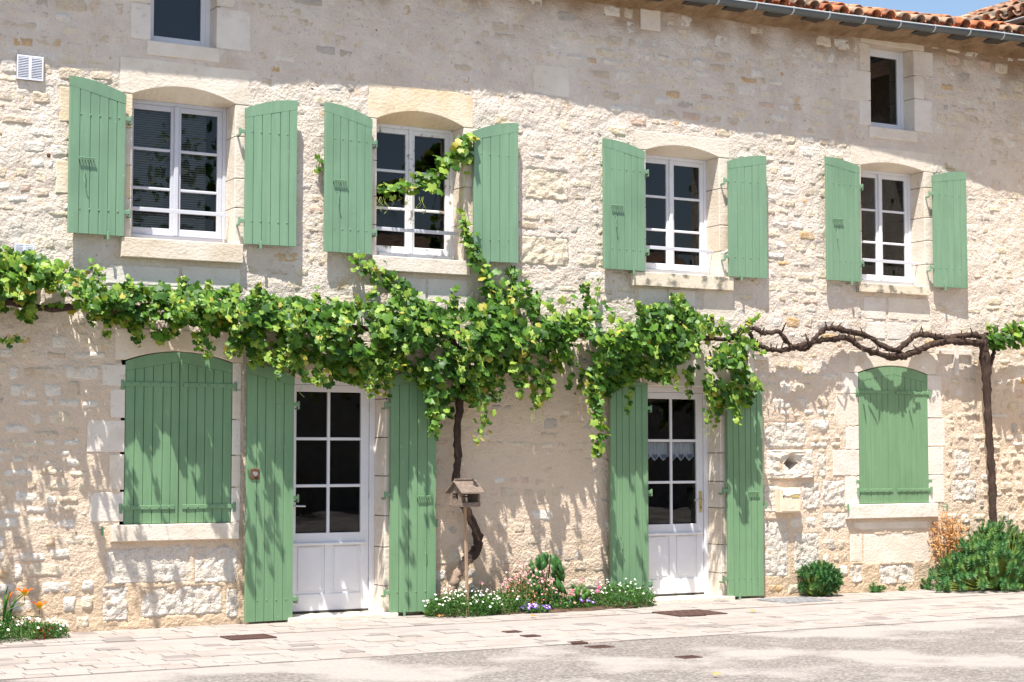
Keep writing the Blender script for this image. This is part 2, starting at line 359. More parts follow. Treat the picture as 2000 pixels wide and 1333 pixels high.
# ------------------------------------------------------------------ dressed stones round the openings
blocks = []                                                # (x0,x1,z0,z1, y0, y1, material, boss)
def blk(x0, x1, z0, z1, mat=None, boss=0.0, y0=None, y1=.42):
    blocks.append([x0, x1, z0, z1, y0 if y0 is not None else -.006 - rnd.uniform(0, .004), y1, mat or DRS[rnd.choice((0, 0, 0, 3))], boss])
def pxblk(xa, ya, xb, yb, mat=None, boss=0.0, y1=.06, g=.004):
    xm, ym = (xa + xb) / 2, (ya + yb) / 2
    blk(wx(xa, ym) + g, wx(xb, ym) - g, wz(xm, yb) + g, wz(xm, ya) - g, mat, boss, y1=y1)
def jamb(o, side, widths=None, mats=None, hs=None, z0=None, z1=None):
    z = o['z0'] if z0 is None else z0; top = o['sp'] if z1 is None else z1; i = 0
    while z < top - .02:
        h = (hs[i % len(hs)] if hs else rnd.uniform(.26, .42))
        if top - (z + h) < .16: h = top - z
        w = widths[i % len(widths)] if widths else (rnd.uniform(.15, .2), rnd.uniform(.24, .34))[(i + (side > 0)) % 2]
        mt = mats[i % len(mats)] if mats else None
        if side < 0: blk(o['xl'] - w, o['xl'], z + .004, z + h - .004, mt)
        else: blk(o['xr'], o['xr'] + w, z + .004, z + h - .004, mt)
        z += h; i += 1
lintels = []
def lintel(k, ex0, ex1, ztop, mat): lintels.append((OP[k], OP[k]['xl'] - ex0, OP[k]['xr'] + ex1, ztop, mat))
WH, CR, OC, BU = DRS[1], DRS[0], DRS[2], DRS[3]
jamb(OP['W1'], -1, widths=[.2, .68, .2, .66], mats=[CR, OC, CR, OC], hs=[.36, .3, .34, .3]); jamb(OP['W1'], 1)
for k in ('W2', 'W3', 'W4'):
    jamb(OP[k], -1); jamb(OP[k], 1)
lintel('W1', .12, .14, wz(345, 122), CR); lintel('W2', .1, .1, wz(820, 173), OC); lintel('W3', .13, .14, wz(1332, 264), CR); lintel('W4', .14, .13, wz(1745, 292), CR)
for k in ('T1', 'T2'):
    jamb(OP[k], -1, mats=[WH, CR, BU]); jamb(OP[k], 1, mats=[WH, CR, CR])
lintel('T1', .14, .14, 6.4, CR); lintel('T2', .14, .16, OP['T2']['ap'] + .14, BU)
lintel('L1', .1, .1, wz(345, 645), BU); lintel('L2', .14, .13, wz(1745, 688), CR)
lintel('D1', .15, .15, 2.62, BU); lintel('D2', .15, .15, 2.56, CR)
for a, b, c, d, m in ((199, 711, 245, 755, WH), (214, 759, 244, 817, WH), (169, 820, 244, 884, WH), (212, 887, 242, 958, CR), (174, 961, 241, 1021, WH)):
    x0, z1 = W(a, (b + d) / 2)[0], wz(a, b); z0 = wz(a, d); blk(x0 + .004, OP['L1']['xl'], z0 + .004, z1 - .004, m)
jamb(OP['L1'], 1, widths=[.085], mats=[WH, CR]); jamb(OP['L2'], 1, widths=[.235, .235, .26, .22], mats=[WH], hs=[.32, .33, .33, .4])
jamb(OP['L2'], -1, widths=[.2, .38, .19, .33, .25], mats=[WH, WH, WH, CR], hs=[.32, .29, .27, .36])
for k in ('D1', 'D2'):
    jamb(OP[k], -1, z0=0); jamb(OP[k], 1, z0=0)
# blocks under the sills and the big bossed blocks of the foot
for q in ((206, 520, 350, 558), (354, 522, 470, 566), (757, 542, 832, 590), (835, 545, 913, 592), (1247, 563, 1302, 610), (1305, 566, 1358, 616), (1372, 566, 1431, 622),
          (1686, 580, 1730, 624), (1734, 582, 1815, 626), (1690, 630, 1728, 662), (1732, 630, 1772, 664), (1040, 128, 1112, 188), (1640, 152, 1696, 198), (1250, 0, 1290, 60),
          (1686, 1042, 1814, 1100), (1659, 1042, 1684, 1098), (1668, 1018, 1832, 1034)):
    pxblk(*q, mat=rnd.choice((WH, WH, CR)) if q[1] > 500 and q[1] < 700 else CR)
for q in ((203, 1066, 374, 1140), (378, 1066, 464, 1140), (198, 1144, 250, 1216), (273, 1144, 436, 1204), (440, 1148, 467, 1208),
          (1491, 824, 1576, 876), (1594, 884, 1614, 932), (1604, 938, 1652, 990), (1490, 944, 1524, 1002), (1566, 942, 1602, 996),
          (1550, 1040, 1600, 1120), (1490, 1012, 1540, 1128), (1606, 1000, 1656, 1034), (1660, 1102, 1685, 1140), (1716, 1102, 1786, 1142), (1863, 876, 1895, 930), (1860, 936, 1908, 980)):
    pxblk(*q, mat=WHITE_BOSS if q[1] > 800 else RUB[0], boss=.016)
for q in ((1025, 330, 1110, 392), (1012, 462, 1112, 520)): pxblk(*q, mat=RUB[0], boss=.012)
ND = W(1543, 905)                                          # the carved diamond hole
DX0, DX1, DZ0, DZ1 = wx(1496, 905), wx(1590, 905), wz(1543, 936), wz(1543, 878)

# ------------------------------------------------------------------ the wall: a sheet of uneven lime mortar with real openings
STEP = .02
gx = np.arange(X0, X1 + 1e-6, STEP); gz = np.arange(-.06, ZT + 1e-6, STEP)
GX, GZ = np.meshgrid(gx, gz)
H = -.004 + .010 * fbm(GX * 5, GZ * 7, 1, 3) * 2 + .008 * fbm(GX * 28, GZ * 34, 5, 3) * 2 + .012 * fbm(GX * .8, GZ * .8, 9, 2)
H += .012 * np.clip(fbm(GX * 9, GZ * 12, 21, 2) * 2 - .25, 0, 1)                  # pits and scars
smooth = ((GX > wx(850, 900)) & (GX < wx(1190, 900)) & (GZ < 2.6))
H = np.where(smooth, H * .75, H)
EB = .012 + .05 * np.clip(fbm(GX * 6, GZ * 6, 77, 2), 0, 1)
for b in blocks:
    ins = (GX > b[0] + EB) & (GX < b[1] - EB) & (GZ > b[2] + EB) & (GZ < b[3] - EB)
    H = np.where(ins, .012, H)
for o, x0, x1, zt, m in lintels:
    H = np.where((GX > x0 + EB) & (GX < x1 - EB) & (GZ > o['sp'] - .01) & (GZ < zt - EB), .012, H)
H = np.where((GX > DX0) & (GX < DX1) & (GZ > DZ0) & (GZ < DZ1), .012, H)
cxm = (GX[:-1, :-1] + STEP / 2); czm = (GZ[:-1, :-1] + STEP / 2)
keep = np.ones(cxm.shape, bool)
for o in OP.values():
    keep &= ~((cxm > o['xl'] - .03) & (cxm < o['xr'] + .03) & (czm > o['z0'] - .03) & (czm < max(o['ap'], o['sp']) + .03))
keep &= ~((abs(cxm - ND[0]) < .14) & (abs(czm - ND[1]) < .14))
ny, nx = GX.shape
ii = np.arange(ny * nx).reshape(ny, nx)
F = np.stack([ii[:-1, :-1][keep], ii[:-1, 1:][keep], ii[1:, 1:][keep], ii[1:, :-1][keep]], 1)
wall = link('wall', npmesh('wall', np.stack([GX.ravel(), H.ravel(), GZ.ravel()], 1), F, [M['mortar']]), house)
def mortar_y(x, z):
    i = int(round((z + .06) / STEP)); j = int(round((x - X0) / STEP))
    return H[min(max(i, 0), ny - 1), min(max(j, 0), nx - 1)]

def block_mesh(x0, x1, z0, z1, y0, y1, boss, seed):
    """a squared stone: gently uneven (or rough bossed) face, worn arrises, sides that run back into the wall"""
    st = .024 if boss else .05
    nxx = max(3, int((x1 - x0) / st)); nzz = max(3, int((z1 - z0) / st))
    us = np.linspace(0, 1, nxx + 1); vsn = np.linspace(0, 1, nzz + 1)
    be = .006
    def warp(t, L): return np.concatenate([[0, be / L], np.linspace(be / L, 1 - be / L, len(t))[1:-1], [1 - be / L, 1]])
    us = warp(us, x1 - x0); vsn = warp(vsn, z1 - z0)
    U, V = np.meshgrid(us, vsn)
    X = x0 + U * (x1 - x0); Z = z0 + V * (z1 - z0)
    ed = np.minimum.reduce([U * (x1 - x0), (1 - U) * (x1 - x0), V * (z1 - z0), (1 - V) * (z1 - z0)])
    rough = boss if boss else .0022
    Y = y0 - rough * 2 * fbm(X * (16 if boss else 6), Z * (18 if boss else 7), seed, 3) * np.clip(ed / .03, 0, 1)
    if boss: Y = Y - .012 * np.clip(ed / .05, 0, 1) - .012 * (fbm(X * 34, Z * 34, seed + 3, 2))* np.clip(ed / .02, 0, 1)
    chip = np.clip(fbm(X * 9, Z * 9, seed + 5, 2) * 2, 0, 1) * .006 + .004
    Y = Y + np.where(ed < be * .5, chip, 0)
    n, m = U.shape; idx = np.arange(n * m).reshape(n, m)
    v = np.stack([X.ravel(), Y.ravel(), Z.ravel()], 1)
    f = np.stack([idx[:-1, :-1].ravel(), idx[:-1, 1:].ravel(), idx[1:, 1:].ravel(), idx[1:, :-1].ravel()], 1)
    ring = np.concatenate([idx[0, :], idx[1:, -1], idx[-1, -2::-1], idx[-2:0:-1, 0]])
    bv = v[ring].copy(); bv[:, 1] = y1
    k = len(ring); base = n * m
    sf = np.array([[ring[(i + 1) % k], ring[i], base + i, base + (i + 1) % k] for i in range(k)])
    return np.concatenate([v, bv]), np.concatenate([f, sf])
def rubble(x0, x1, z0, z1, high, rough, seed, st=.02, ex=3.2):
    nxx = max(4, int((x1 - x0) / st)); nzz = max(4, int((z1 - z0) / st))
    u = np.linspace(-1, 1, nxx + 1); w = np.linspace(-1, 1, nzz + 1); U, V = np.meshgrid(u, w)
    X = (x0 + x1) / 2 + U * (x1 - x0) / 2; Z = (z0 + z1) / 2 + V * (z1 - z0) / 2
    X = X + .012 * fbm(X * 14, Z * 14, seed, 2) * 2; Z = Z + .012 * fbm(X * 9, Z * 14, seed + 2, 2) * 2
    e = (np.abs(U) ** ex + np.abs(V) ** ex)
    prof = 1 - e - .7 * np.clip(fbm(X * 10, Z * 10, seed + 4, 2) * 2, -.5, 1)
    ix = np.clip(((X - X0) / STEP).astype(int), 0, nx - 1); iz = np.clip(((Z + .06) / STEP).astype(int), 0, ny - 1)
    Y = H[iz, ix] * .4 - high * np.clip(prof, -1, .6) + .003 - rough * (fbm(X * 24, Z * 30, seed + 6, 3) * 2) * np.clip(prof + .3, 0, 1)
    edge = (np.abs(U) > .999) | (np.abs(V) > .999); Y = np.where(edge, .025, Y)
    n, m = U.shape; idx = np.arange(n * m).reshape(n, m)
    f = np.stack([idx[:-1, :-1].ravel(), idx[:-1, 1:].ravel(), idx[1:, 1:].ravel(), idx[1:, :-1].ravel()], 1)
    return np.stack([X.ravel(), Y.ravel(), Z.ravel()], 1), f
def put_np(name, v, f, mats, parent, mi=None, smooth=True):
    c = np.array([(v[:, 0].min() + v[:, 0].max()) / 2, v[:, 1].max(), v[:, 2].min()])
    return link(name, npmesh(name, v - c, f, mats, mi, smooth), parent, tuple(float(q) for q in c))
for i, b in enumerate(blocks):
    if b[7]: v, f = rubble(b[0] - .01, b[1] + .01, b[2] - .01, b[3] + .01, .016, .02, 100 + i, ex=9)
    else: v, f = block_mesh(b[0], b[1], b[2], b[3], b[4], b[5], b[7], 100 + i)
    put_np('block', v, f, [b[6]], wall, smooth=bool(b[7]))
def arch(o, x):
    t = (x - o['xl']) / (o['xr'] - o['xl']); return o['sp'] + (o['ap'] - o['sp']) * (1 - (2 * t - 1) ** 2)
for o, x0, x1, zt, m in lintels:
    mb = MB(); xs = [x0, o['xl']] + [o['xl'] + (o['xr'] - o['xl']) * t / 16 for t in range(1, 16)] + [o['xr'], x1]
    yb = .42; yf = -.009; v = []; f = []
    for x in xs:
        zb = arch(o, x) if o['xl'] <= x <= o['xr'] else o['sp']
        j = .002 * (n1(x * 9, zt, 3) - .5)
        v += [(x, yf + j, zb + .006), (x, yf + .006, zb), (x, DEP, o['sp']), (x, yb, o['sp']), (x, yb, zt), (x, yf + .006, zt), (x, yf + j, zt - .006)]
    n = 7
    for i in range(len(xs) - 1):
        for k in range(n): f.append((i * n + k, i * n + (k + 1) % n, (i + 1) * n + (k + 1) % n, (i + 1) * n + k))
    f += [tuple(range(n)), tuple(reversed(range((len(xs) - 1) * n, len(xs) * n)))]
    mb.add(v, f); obj('lintel', mb, m, wall)
# the stone with the diamond hole: four pieces of face round it and a sunk box
mb = MB(); hd = .105
ring = [(DX0, DZ0), (DX1, DZ0), (DX1, DZ1), (DX0, DZ1)]; cx, cz = ND
dia = [(cx, cz - hd * .85), (cx + hd, cz), (cx, cz + hd * .85), (cx - hd, cz)]
N_ = 10; v = []; f = []
def lerp(a, b, t): return (a[0] + (b[0] - a[0]) * t, a[1] + (b[1] - a[1]) * t)
outer = [lerp(ring[i], ring[(i + 1) % 4], t / 6) for i in range(4) for t in range(6)]
inner = [lerp(dia[i], dia[(i + 1) % 4], t / 6) for i in range(4) for t in range(6)]
inner = [inner[(k - 3) % 24] for k in range(24)]
for L_ in range(7):
    t = L_ / 6
    for k in range(24):
        p = lerp(outer[k], inner[k], t)
        rr = -.016 - (.022 * n1(p[0] * 40, p[1] * 40, 5) + .016 * n1(p[0] * 80, p[1] * 80, 8)) * (1 if 0 < L_ < 5 else 0)
        v.append((p[0], rr if L_ else .02, p[1]))
for k in range(24): v.append((cx + (inner[k][0] - cx) * .8, .16, cz + (inner[k][1] - cz) * .8))
for L_ in range(7):
    for k in range(24): f.append((L_ * 24 + k, L_ * 24 + (k + 1) % 24, (L_ + 1) * 24 + (k + 1) % 24, (L_ + 1) * 24 + k))
f.append(tuple(range(7 * 24, 8 * 24)))
mb.add(v, f); obj('block', mb, WHITE_BOSS, wall, label='rough white stone with a diamond shaped hole cut in it')

# ------------------------------------------------------------------ rubble stones showing through the mortar
def clear(x0, x1, z0, z1, pad=.015):
    for b in blocks:
        if x0 < b[1] + pad and x1 > b[0] - pad and z0 < b[3] + pad and z1 > b[2] - pad: return False
    for o, a, c, zt, m in lintels:
        if x0 < c + pad and x1 > a - pad and z0 < zt + pad and z1 > o['sp'] - pad: return False
    for o in OP.values():
        if x0 < o['xr'] + .1 and x1 > o['xl'] - .1 and z0 < o['ap'] + .05 and z1 > o['z0'] - .16: return False
    if x0 < DX1 and x1 > DX0 and z0 < DZ1 and z1 > DZ0: return False
    return True
stones = []
z = .02; row = 0
XD2 = wx(1490, 900); XL2 = OP['L2']['xr'] + .27; XC0, XC1 = wx(850, 900), wx(1190, 900); XUR = wx(1040, 300)
while z < ZT - .05:
    h = rnd.uniform(.075, .17) if z > .5 else rnd.uniform(.09, .2)
    x = X0 + rnd.uniform(0, .2)
    while x < X1 - .1:
        w = rnd.uniform(.1, .34) * (1 if h > .1 else .85)
        q_ = h * rnd.uniform(0, .35) * rnd.random(); zz0 = z + rnd.uniform(-.02, .02) + q_ * rnd.random(); zz1 = zz0 + h - q_
        low = z < 2.35; xm = x + w / 2
        p, hi, ro, cw = .8, rnd.uniform(.008, .02), .009, (5, 3, 4, .35, .4, .25)
        if low and XC0 < xm < XC1: p, hi, ro, cw = .62, rnd.uniform(.005, .013), .005, (3, 1, 6, .15, 1.2, .5)
        elif low and xm > XL2: p, hi, ro, cw = .9, rnd.uniform(.008, .034), .018, (4, 3, 5, .6, 1.3, .5); w *= rnd.uniform(.6, 1.1)
        elif low and xm > XD2: p, hi, ro, cw = .88, rnd.uniform(.012, .024), .016, (4, 5, 3, .5, .3, .3)
        elif low: p, hi, ro, cw = .86, rnd.uniform(.01, .024), .012, (4, 6, 3, .05, .1, .2)
        elif xm > XUR: p, hi, ro, cw = .74, rnd.uniform(.008, .024), .011, (5, 3, 3, .8, .6, .4); w = min(w, .26)
        if not low: hi *= .78; ro *= .8
        if z > 5.1 and xm < XUR: cw = (3, 1, 6, .3, 1, .4); hi *= .8
        if xm < X1 - .05 and rnd.random() < p:
            for tr in range(3):
                if clear(x, x + w, zz0, zz1): break
                w *= .6
            else: tr = 9
            if tr < 9 and w > .05:
                mi = rnd.choices(range(6), cw)[0]
                v, f = rubble(x, x + w, zz0, zz1, hi, ro, rnd.randrange(9999))
                stones.append((w * (zz1 - zz0) * (1 if -5.3 < xm < 7.1 and z < 6.3 else .2), v, f, mi))
        x += w + rnd.uniform(.005, .04)
    z += h
stones.sort(key=lambda s: -s[0])
for a, v, f, mi in stones[:290]: put_np('stone', v, f, [RUB[mi]], wall)
vv, ff, mm, n = [], [], [], 0
for a, v, f, mi in stones[290:]:
    vv.append(v); ff.append(f + n); mm += [mi] * len(f); n += len(v)
for px, py, s_ in ((1107, 142, .03), (95, 303, .03), (1640, 645, .02), (610, 175, .02), (1168, 190, .018), (735, 60, .014), (150, 1042, .012), (1180, 30, .016), (1250, 115, .015), (985, 150, .014), (1398, 262, .02)):
    x_, z_ = W(px, py); v, f = rubble(x_ - s_, x_ + s_, z_ - s_ * .8, z_ + s_ * .8, .014, .01, px, st=.008); put_np('rusty_hole_spot', v, f, [M['rust']], wall)  # raised rust-brown spots; the dark of small holes is in their colour
rs = put_np('small_stones', np.concatenate(vv), np.concatenate(ff), RUB, wall, mm); rs['kind'] = 'stuff'

# ------------------------------------------------------------------ rooms, back and gable walls
mb = MB()
mb.box(X0, X0 + .4, .03, 7, -.05, ZT); mb.box(X1 - .4, X1, .03, 7, -.05, ZT); mb.box(X0 + .4, X1 - .4, 6.6, 7, -.05, ZT)
obj('back_wall', mb, M['mortar'], house)
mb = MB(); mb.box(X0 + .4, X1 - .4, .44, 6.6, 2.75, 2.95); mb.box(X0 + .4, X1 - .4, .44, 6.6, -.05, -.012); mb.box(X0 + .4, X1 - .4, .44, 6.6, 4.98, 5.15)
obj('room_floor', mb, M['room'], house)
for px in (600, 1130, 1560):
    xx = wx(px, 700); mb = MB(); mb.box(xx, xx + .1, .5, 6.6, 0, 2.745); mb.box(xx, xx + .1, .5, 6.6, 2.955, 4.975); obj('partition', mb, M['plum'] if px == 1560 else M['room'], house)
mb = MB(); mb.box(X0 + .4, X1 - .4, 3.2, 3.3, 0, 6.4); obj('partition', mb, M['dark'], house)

# ------------------------------------------------------------------ windows
def sash(parent, x0, x1, z0, z1, y, rows, wm, st=.05, bar=.026, cols=1):
    mb = MB(); d = .045
    mb.box(x0, x0 + st, y, y + d, z0, z1, .005); mb.box(x1 - st, x1, y, y + d, z0, z1, .005)
    mb.box(x0 + st - .003, x1 - st + .003, y + .002, y + d, z0, z0 + st * 1.35, .005); mb.box(x0 + st - .003, x1 - st + .003, y + .002, y + d, z1 - st, z1, .005)
    gz0, gz1 = z0 + st * 1.35, z1 - st; hh = (gz1 - gz0) / rows
    for r in range(1, rows): mb.box(x0 + st - .002, x1 - st + .002, y + .006, y + d - .004, gz0 + hh * r - bar / 2, gz0 + hh * r + bar / 2, .005)
    obj('sash', mb, wm, parent)
    for r in range(rows):
        p = MB(); a, b = gz0 + hh * r + (bar / 2 if r else 0) - .004, gz0 + hh * (r + 1) - (bar / 2 if r < rows - 1 else 0) + .004
        p.add([(x0 + st - .004, y + .02, a), (x1 - st + .004, y + .02, a), (x1 - st + .004, y + .02, b), (x0 + st - .004, y + .02, b)], [(0, 1, 2, 3)])
        obj('pane', p, M['glass'], parent)
def upper_window(k, wm, sillmat, frame_label):
    o = OP[k]; xl, xr, z0, z1 = o['xl'], o['xr'], o['z0'] + .02, o['sp']; fw = .035
    mb = MB(); y = DEP
    mb.box(xl, xl + fw, y, y + .07, z0 + .05, z1, .004); mb.box(xr - fw, xr, y, y + .07, z0 + .05, z1, .004)
    mb.box(xl + fw, xr - fw, y + .002, y + .07, z1 - fw, z1, .004); mb.box(xl, xr, y - .03, y + .07, z0 - .01, z0 + .05, .006)
    w = obj('window', mb, wm, house, loc=(0, 0, 0), label=frame_label)
    xm = (xl + xr) / 2
    sash(w, xl + fw, xm, z0 + .052, z1 - fw, y + .01, 3, wm); sash(w, xm, xr - fw, z0 + .052, z1 - fw, y + .01, 3, wm)
    mb = MB(); mb.box(xm - .022, xm + .022, y - .012, y + .012, z0 + .055, z1 - fw, .006); obj('meeting_strip', mb, wm, w)
    zb = z0 + .27; mb = MB()
    mb.box(xl + .003, xr - .05, .115, .125, zb - .018, zb + .018, .003); mb.box(xr - .062, xr - .05, .113, .124, z0 + .01, zb - .015, .002)
    mb.box(xr - .05, xr + .02, .117, .124, zb - .012, zb + .012)
    obj('guard_bar', mb, M['whiteshade'], w)
    sx0, sx1 = o['sx']; szt, szb = o['z0'], o['sb']
    v, f = block_mesh(sx0, sx1, szb, szt, -.075, .3, 0, 700 + int(sx0 * 10))
    put_np('sill', v, f, [sillmat], w, smooth=False)
    return w
def sill_px(k, xa, xb, yb): o = OP[k]; o['sx'] = (W(xa, yb, -.07)[0], W(xb, yb, -.07)[0]); o['sb'] = W((xa + xb) / 2, yb, -.07)[1]
sill_px('W1', 237, 475, 508); sill_px('W2', 728, 918, 533); sill_px('W3', 1237, 1433, 563); sill_px('W4', 1679, 1815, 574)
w1 = upper_window('W1', M['whiteshade'], BU, 'white casement, shade greyed into its paint, with a venetian blind behind the glass')
w2 = upper_window('W2', M['whiteold'], CR, 'flaking white casement crossed by a vine shoot')
w3 = upper_window('W3', M['white'], LICHEN, 'white casement above a dark lichened sill')
w4 = upper_window('W4', M['white'], LICHEN, 'white casement above a short mossy sill')
o = OP['W1']; mb = MB(); zc = o['z0'] + .14
while zc < o['sp'] - .06:
    xe = o['xl'] + (o['xr'] - o['xl']) * .83
    mb.add([(o['xl'] + .03, DEP + .1, zc), (xe, DEP + .1, zc), (xe, DEP + .108, zc + .0155), (o['xl'] + .03, DEP + .108, zc + .0155)], [(0, 1, 2, 3)]); zc += .0215
mb.box(o['xl'] + .03, o['xl'] + (o['xr'] - o['xl']) * .83, DEP + .098, DEP + .112, o['z0'] + .115, o['z0'] + .135)
obj('blind', mb, M['blind'], w1)
def top_window(k, panemat, label):
    o = OP[k]; xl, xr, z0, z1 = o['xl'], o['xr'], o['z0'], o['sp']; fw = .045; y = .17
    mb = MB(); mb.box(xl, xl + fw, y, y + .06, z0, z1, .004); mb.box(xr - fw, xr, y, y + .06, z0, z1, .004)
    mb.box(xl + fw, xr - fw, y + .002, y + .06, z0, z0 + fw * 1.2, .004); mb.box(xl + fw, xr - fw, y + .002, y + .06, z1 - fw, z1, .004)
    w = obj('window', mb, M['white'], house, loc=(0, 0, 0), label=label)
    mb = MB(); a = fw - .002; s = .045; x0, x1, a0, a1 = xl + a, xr - a, z0 + fw * 1.2 - .002, z1 - fw + .002
    mb.box(x0, x0 + s, y + .012, y + .055, a0, a1, .004); mb.box(x1 - s, x1, y + .012, y + .055, a0, a1, .004)
    mb.box(x0 + s, x1 - s, y + .014, y + .055, a0, a0 + s, .004); mb.box(x0 + s, x1 - s, y + .014, y + .055, a1 - s, a1, .004)
    obj('sash', mb, M['white'], w)
    mb = MB(); mb.add([(x0 + s - .003, y + .035, a0 + s - .003), (x1 - s + .003, y + .035, a0 + s - .003), (x1 - s + .003, y + .035, a1 - s + .003), (x0 + s - .003, y + .035, a1 - s + .003)], [(0, 1, 2, 3)])
    obj('pane', mb, panemat, w)
    v, f = block_mesh(xl - .03, xr + .03, z0 - .13, z0, -.016, .3, 0, 800); put_np('sill', v, f, [CR], w, smooth=False)
    return w
tw = top_window('T1', M['glass'], 'attic casement with a dark screen behind its glass, reflected sky in its colour')
o = OP['T1']; mb = MB(); mb.add([(o['xl'] + .05, .24, o['z0']), (o['xr'] - .05, .24, o['z0']), (o['xr'] - .05, .24, o['sp']), (o['xl'] + .05, .24, o['sp'])], [(0, 1, 2, 3)]); obj('backing', mb, M['skydark'], tw)
top_window('T2', M['glass'], 'small attic casement under the gutter')

# ------------------------------------------------------------------ shutters
def shutter(hx, z0, z1, rise, w, side, mat, ang=3.0, n=6, y=-.055, straight=False, bar=True, hook=True, strap=False, dogs=True, lock=False, label=None, bolts=True, zb=None, inward=False):
    """hx hinge line, side = direction the leaf runs from its hinge; local x from 0, face at -y"""
    s = side; t = .032
    root = MB()
    def zt(x): return z1 + (0 if straight else rise * (1 - (1 - x / w) ** 2))
    def bx(mb, xa, xb, *a, **k): mb.box(min(s * xa, s * xb), max(s * xa, s * xb), *a, **k)
    H_ = z1 - z0
    for zz in (.16, .5, .84) if H_ > 1.7 else (.17, .83): bx(root, .03, w - .03, .002, .022, z0 + H_ * zz - .05, z0 + H_ * zz + .05, b=.003)
    so_ = obj('shutter', root, mat, house, loc=(hx, y, 0), rotz=R(ang) * (1 if s < 0 else -1), label=label)
    if inward: pass
    rail = .085 if not straight else .03
    edges = [0]
    for i in range(n): edges.append(edges[-1] + rnd.uniform(.9, 1.12))
    edges = [e / edges[-1] * w for e in edges]
    def zl(x): return zt(0) + (zt(w) - zt(0)) * (x / w) - rail        # straight lower edge of the top rail
    for i in range(n):
        a, b = edges[i] + .0014, edges[i + 1] - .0014; c = .003; mb = MB()
        za, zb_ = zl(a) - .002, zl(b) - .002; dy = rnd.uniform(-.0012, .0012)
        prof = [(a, -t + .006), (a + c, -t), (b - c, -t), (b, -t + .006), (b, 0), (a, 0)]
        v = [(s * px_, py_ + dy, z0) for px_, py_ in prof] + [(s * px_, py_ + dy, zl(px_) - .002) for px_, py_ in prof]
        f = [tuple(range(6)), tuple(range(6, 12))] + [(k, (k + 1) % 6, 6 + (k + 1) % 6, 6 + k) for k in range(6)]
        mb.convex(v, f); obj('plank', mb, mat, so_)
    mb = MB(); N = 14
    for i in range(N):
        a, b = w * i / N, w * (i + 1) / N
        mb.prism([(s * a, zl(a)), (s * b, zl(b)), (s * b, zt(b)), (s * a, zt(a))], -t - .001, .001)
    obj('top_rail', mb, mat, so_)
    zrow = [z0 + H_ * q for q in ((.17, .83) if H_ < 1.7 else (.085, .5, .885))]
    if bolts:
        for zz in zrow:
            if H_ > 1.7 and abs(zz - z0 - H_ * .5) < .01: continue
            mb = MB()
            for i in range(n - 1 if n > 4 else n): mb.dome((s * (w * (i + .75) / (n - .1)), -t, zz), .0085, .006)
            obj('bolt_row', mb, mat, so_)['kind'] = 'stuff'
    for zz in zrow:
        mb = MB(); bx(mb, -.05, .004, -.03, -.012, zz - .018, zz + .018, b=.003); mb.tube([(s * -.05, -.018, zz - .04), (s * -.05, -.018, zz + .03)], .011, 6); bx(mb, -.062, -.045, -.018, .06, zz - .045, zz - .028)
        obj('hinge', mb, mat, so_)
    if bar:
        zb = z0 + H_ * (.52 if H_ < 1.7 else .49); mb = MB(); xa, xb = w * .56, w * .86
        bx(mb, xa, xb, -t - .03, -t - .022, zb, zb + .012, b=.002)
        for i in range(6): q = xa + (xb - xa) * (i + .2) / 6; bx(mb, q, q + .008, -t - .028, -t, zb - .012, zb + .004)
        obj('bar_rest', mb, mat, so_)
    if hook:
        zh = z0 + H_ * (.44 if H_ < 1.7 else .3); q = s * w * .74; mb = MB()
        mb.tube([(q, -t, zh), (q, -t - .02, zh), (q, -t - .022, zh - .02), (q + .006 * s, -t - .025, zh - .07), (q + .004 * s, -t - .034, zh - .115), (q - .01 * s, -t - .036, zh - .125)], .0045, 5)
        obj('hook', mb, mat, so_)
    if dogs:
        q = s * w * .3; mb = MB(); mb.tube([(q, .05, z0 - .02), (q, -t - .012, z0 - .02)], .006, 6); mb.box(q - .012, q + .012, -t - .02, -t - .008, z0 - .045, z0 + .03, .003)
        obj('shutter_dog', mb, mat, so_)
    if lock:
        q = s * w * .83; zz = W(490, 926)[1]; mb = MB(); mb.box(q - .045, q + .045, -t - .012, -t + .002, zz - .05, zz + .05, .006)
        mb.dome((q, -t - .01, zz), .026, .018, seg=12, m=1); obj('lock', mb, [M['rust'], M['steel']], so_)
    if strap:
        for zz in (z0 + H_ * .1, z0 + H_ * .86):
            mb = MB(); bx(mb, -.03, w * .93, -t - .011, -t, zz - .02, zz + .02, b=.003)
            for i in range(5): mb.dome((s * w * (.1 + .18 * i), -t - .011, zz), .009, .008)
            mb.tube([(s * -.03, -t - .004, zz - .05), (s * -.03, -t - .004, zz + .035)], .016, 8)
            obj('strap_hinge', mb, mat, so_)
    return so_
GU, GLO = M['green_up'], M['green_lo']
for k, nl, la, ra in (('W1', 'second', 3, 4), ('W2', '', 2.5, 4), ('W3', '', 2.5, 3.5), ('W4', '', 2.5, 3.5)):
    o = OP[k]; half = (o['xr'] - o['xl']) / 2 + .015
    shutter(o['xl'] - (.085 if k != 'W3' else .065), o['z0'] + .005, o['sp'] - .035, o['ap'] - o['sp'] + .01, half + (.035 if k == 'W3' else .01), -1, GU, la, n=6 if k != 'W2' else 6)
    shutter(o['xr'] + .075, o['z0'] + .005, o['sp'] - .045, o['ap'] - o['sp'] + .01, half, 1, GU, ra, n=6 if k == 'W1' else 5, bar=False, hook=False)
o = OP['D1']
shutter(o['xl'] - .012, .02, 2.27, .11, .475, -1, GLO, 3, n=5, bar=False, hook=False, dogs=False, lock=True, label='green door shutter with a rusty round lock')
shutter(o['xr'] + .025, .04, 2.28, .11, .475, 1, GLO, 4, n=5)
o = OP['D2']
shutter(o['xl'] - .05, .02, 2.29, 0, .48, -1, GLO, 3, n=6, straight=True, bar=False)
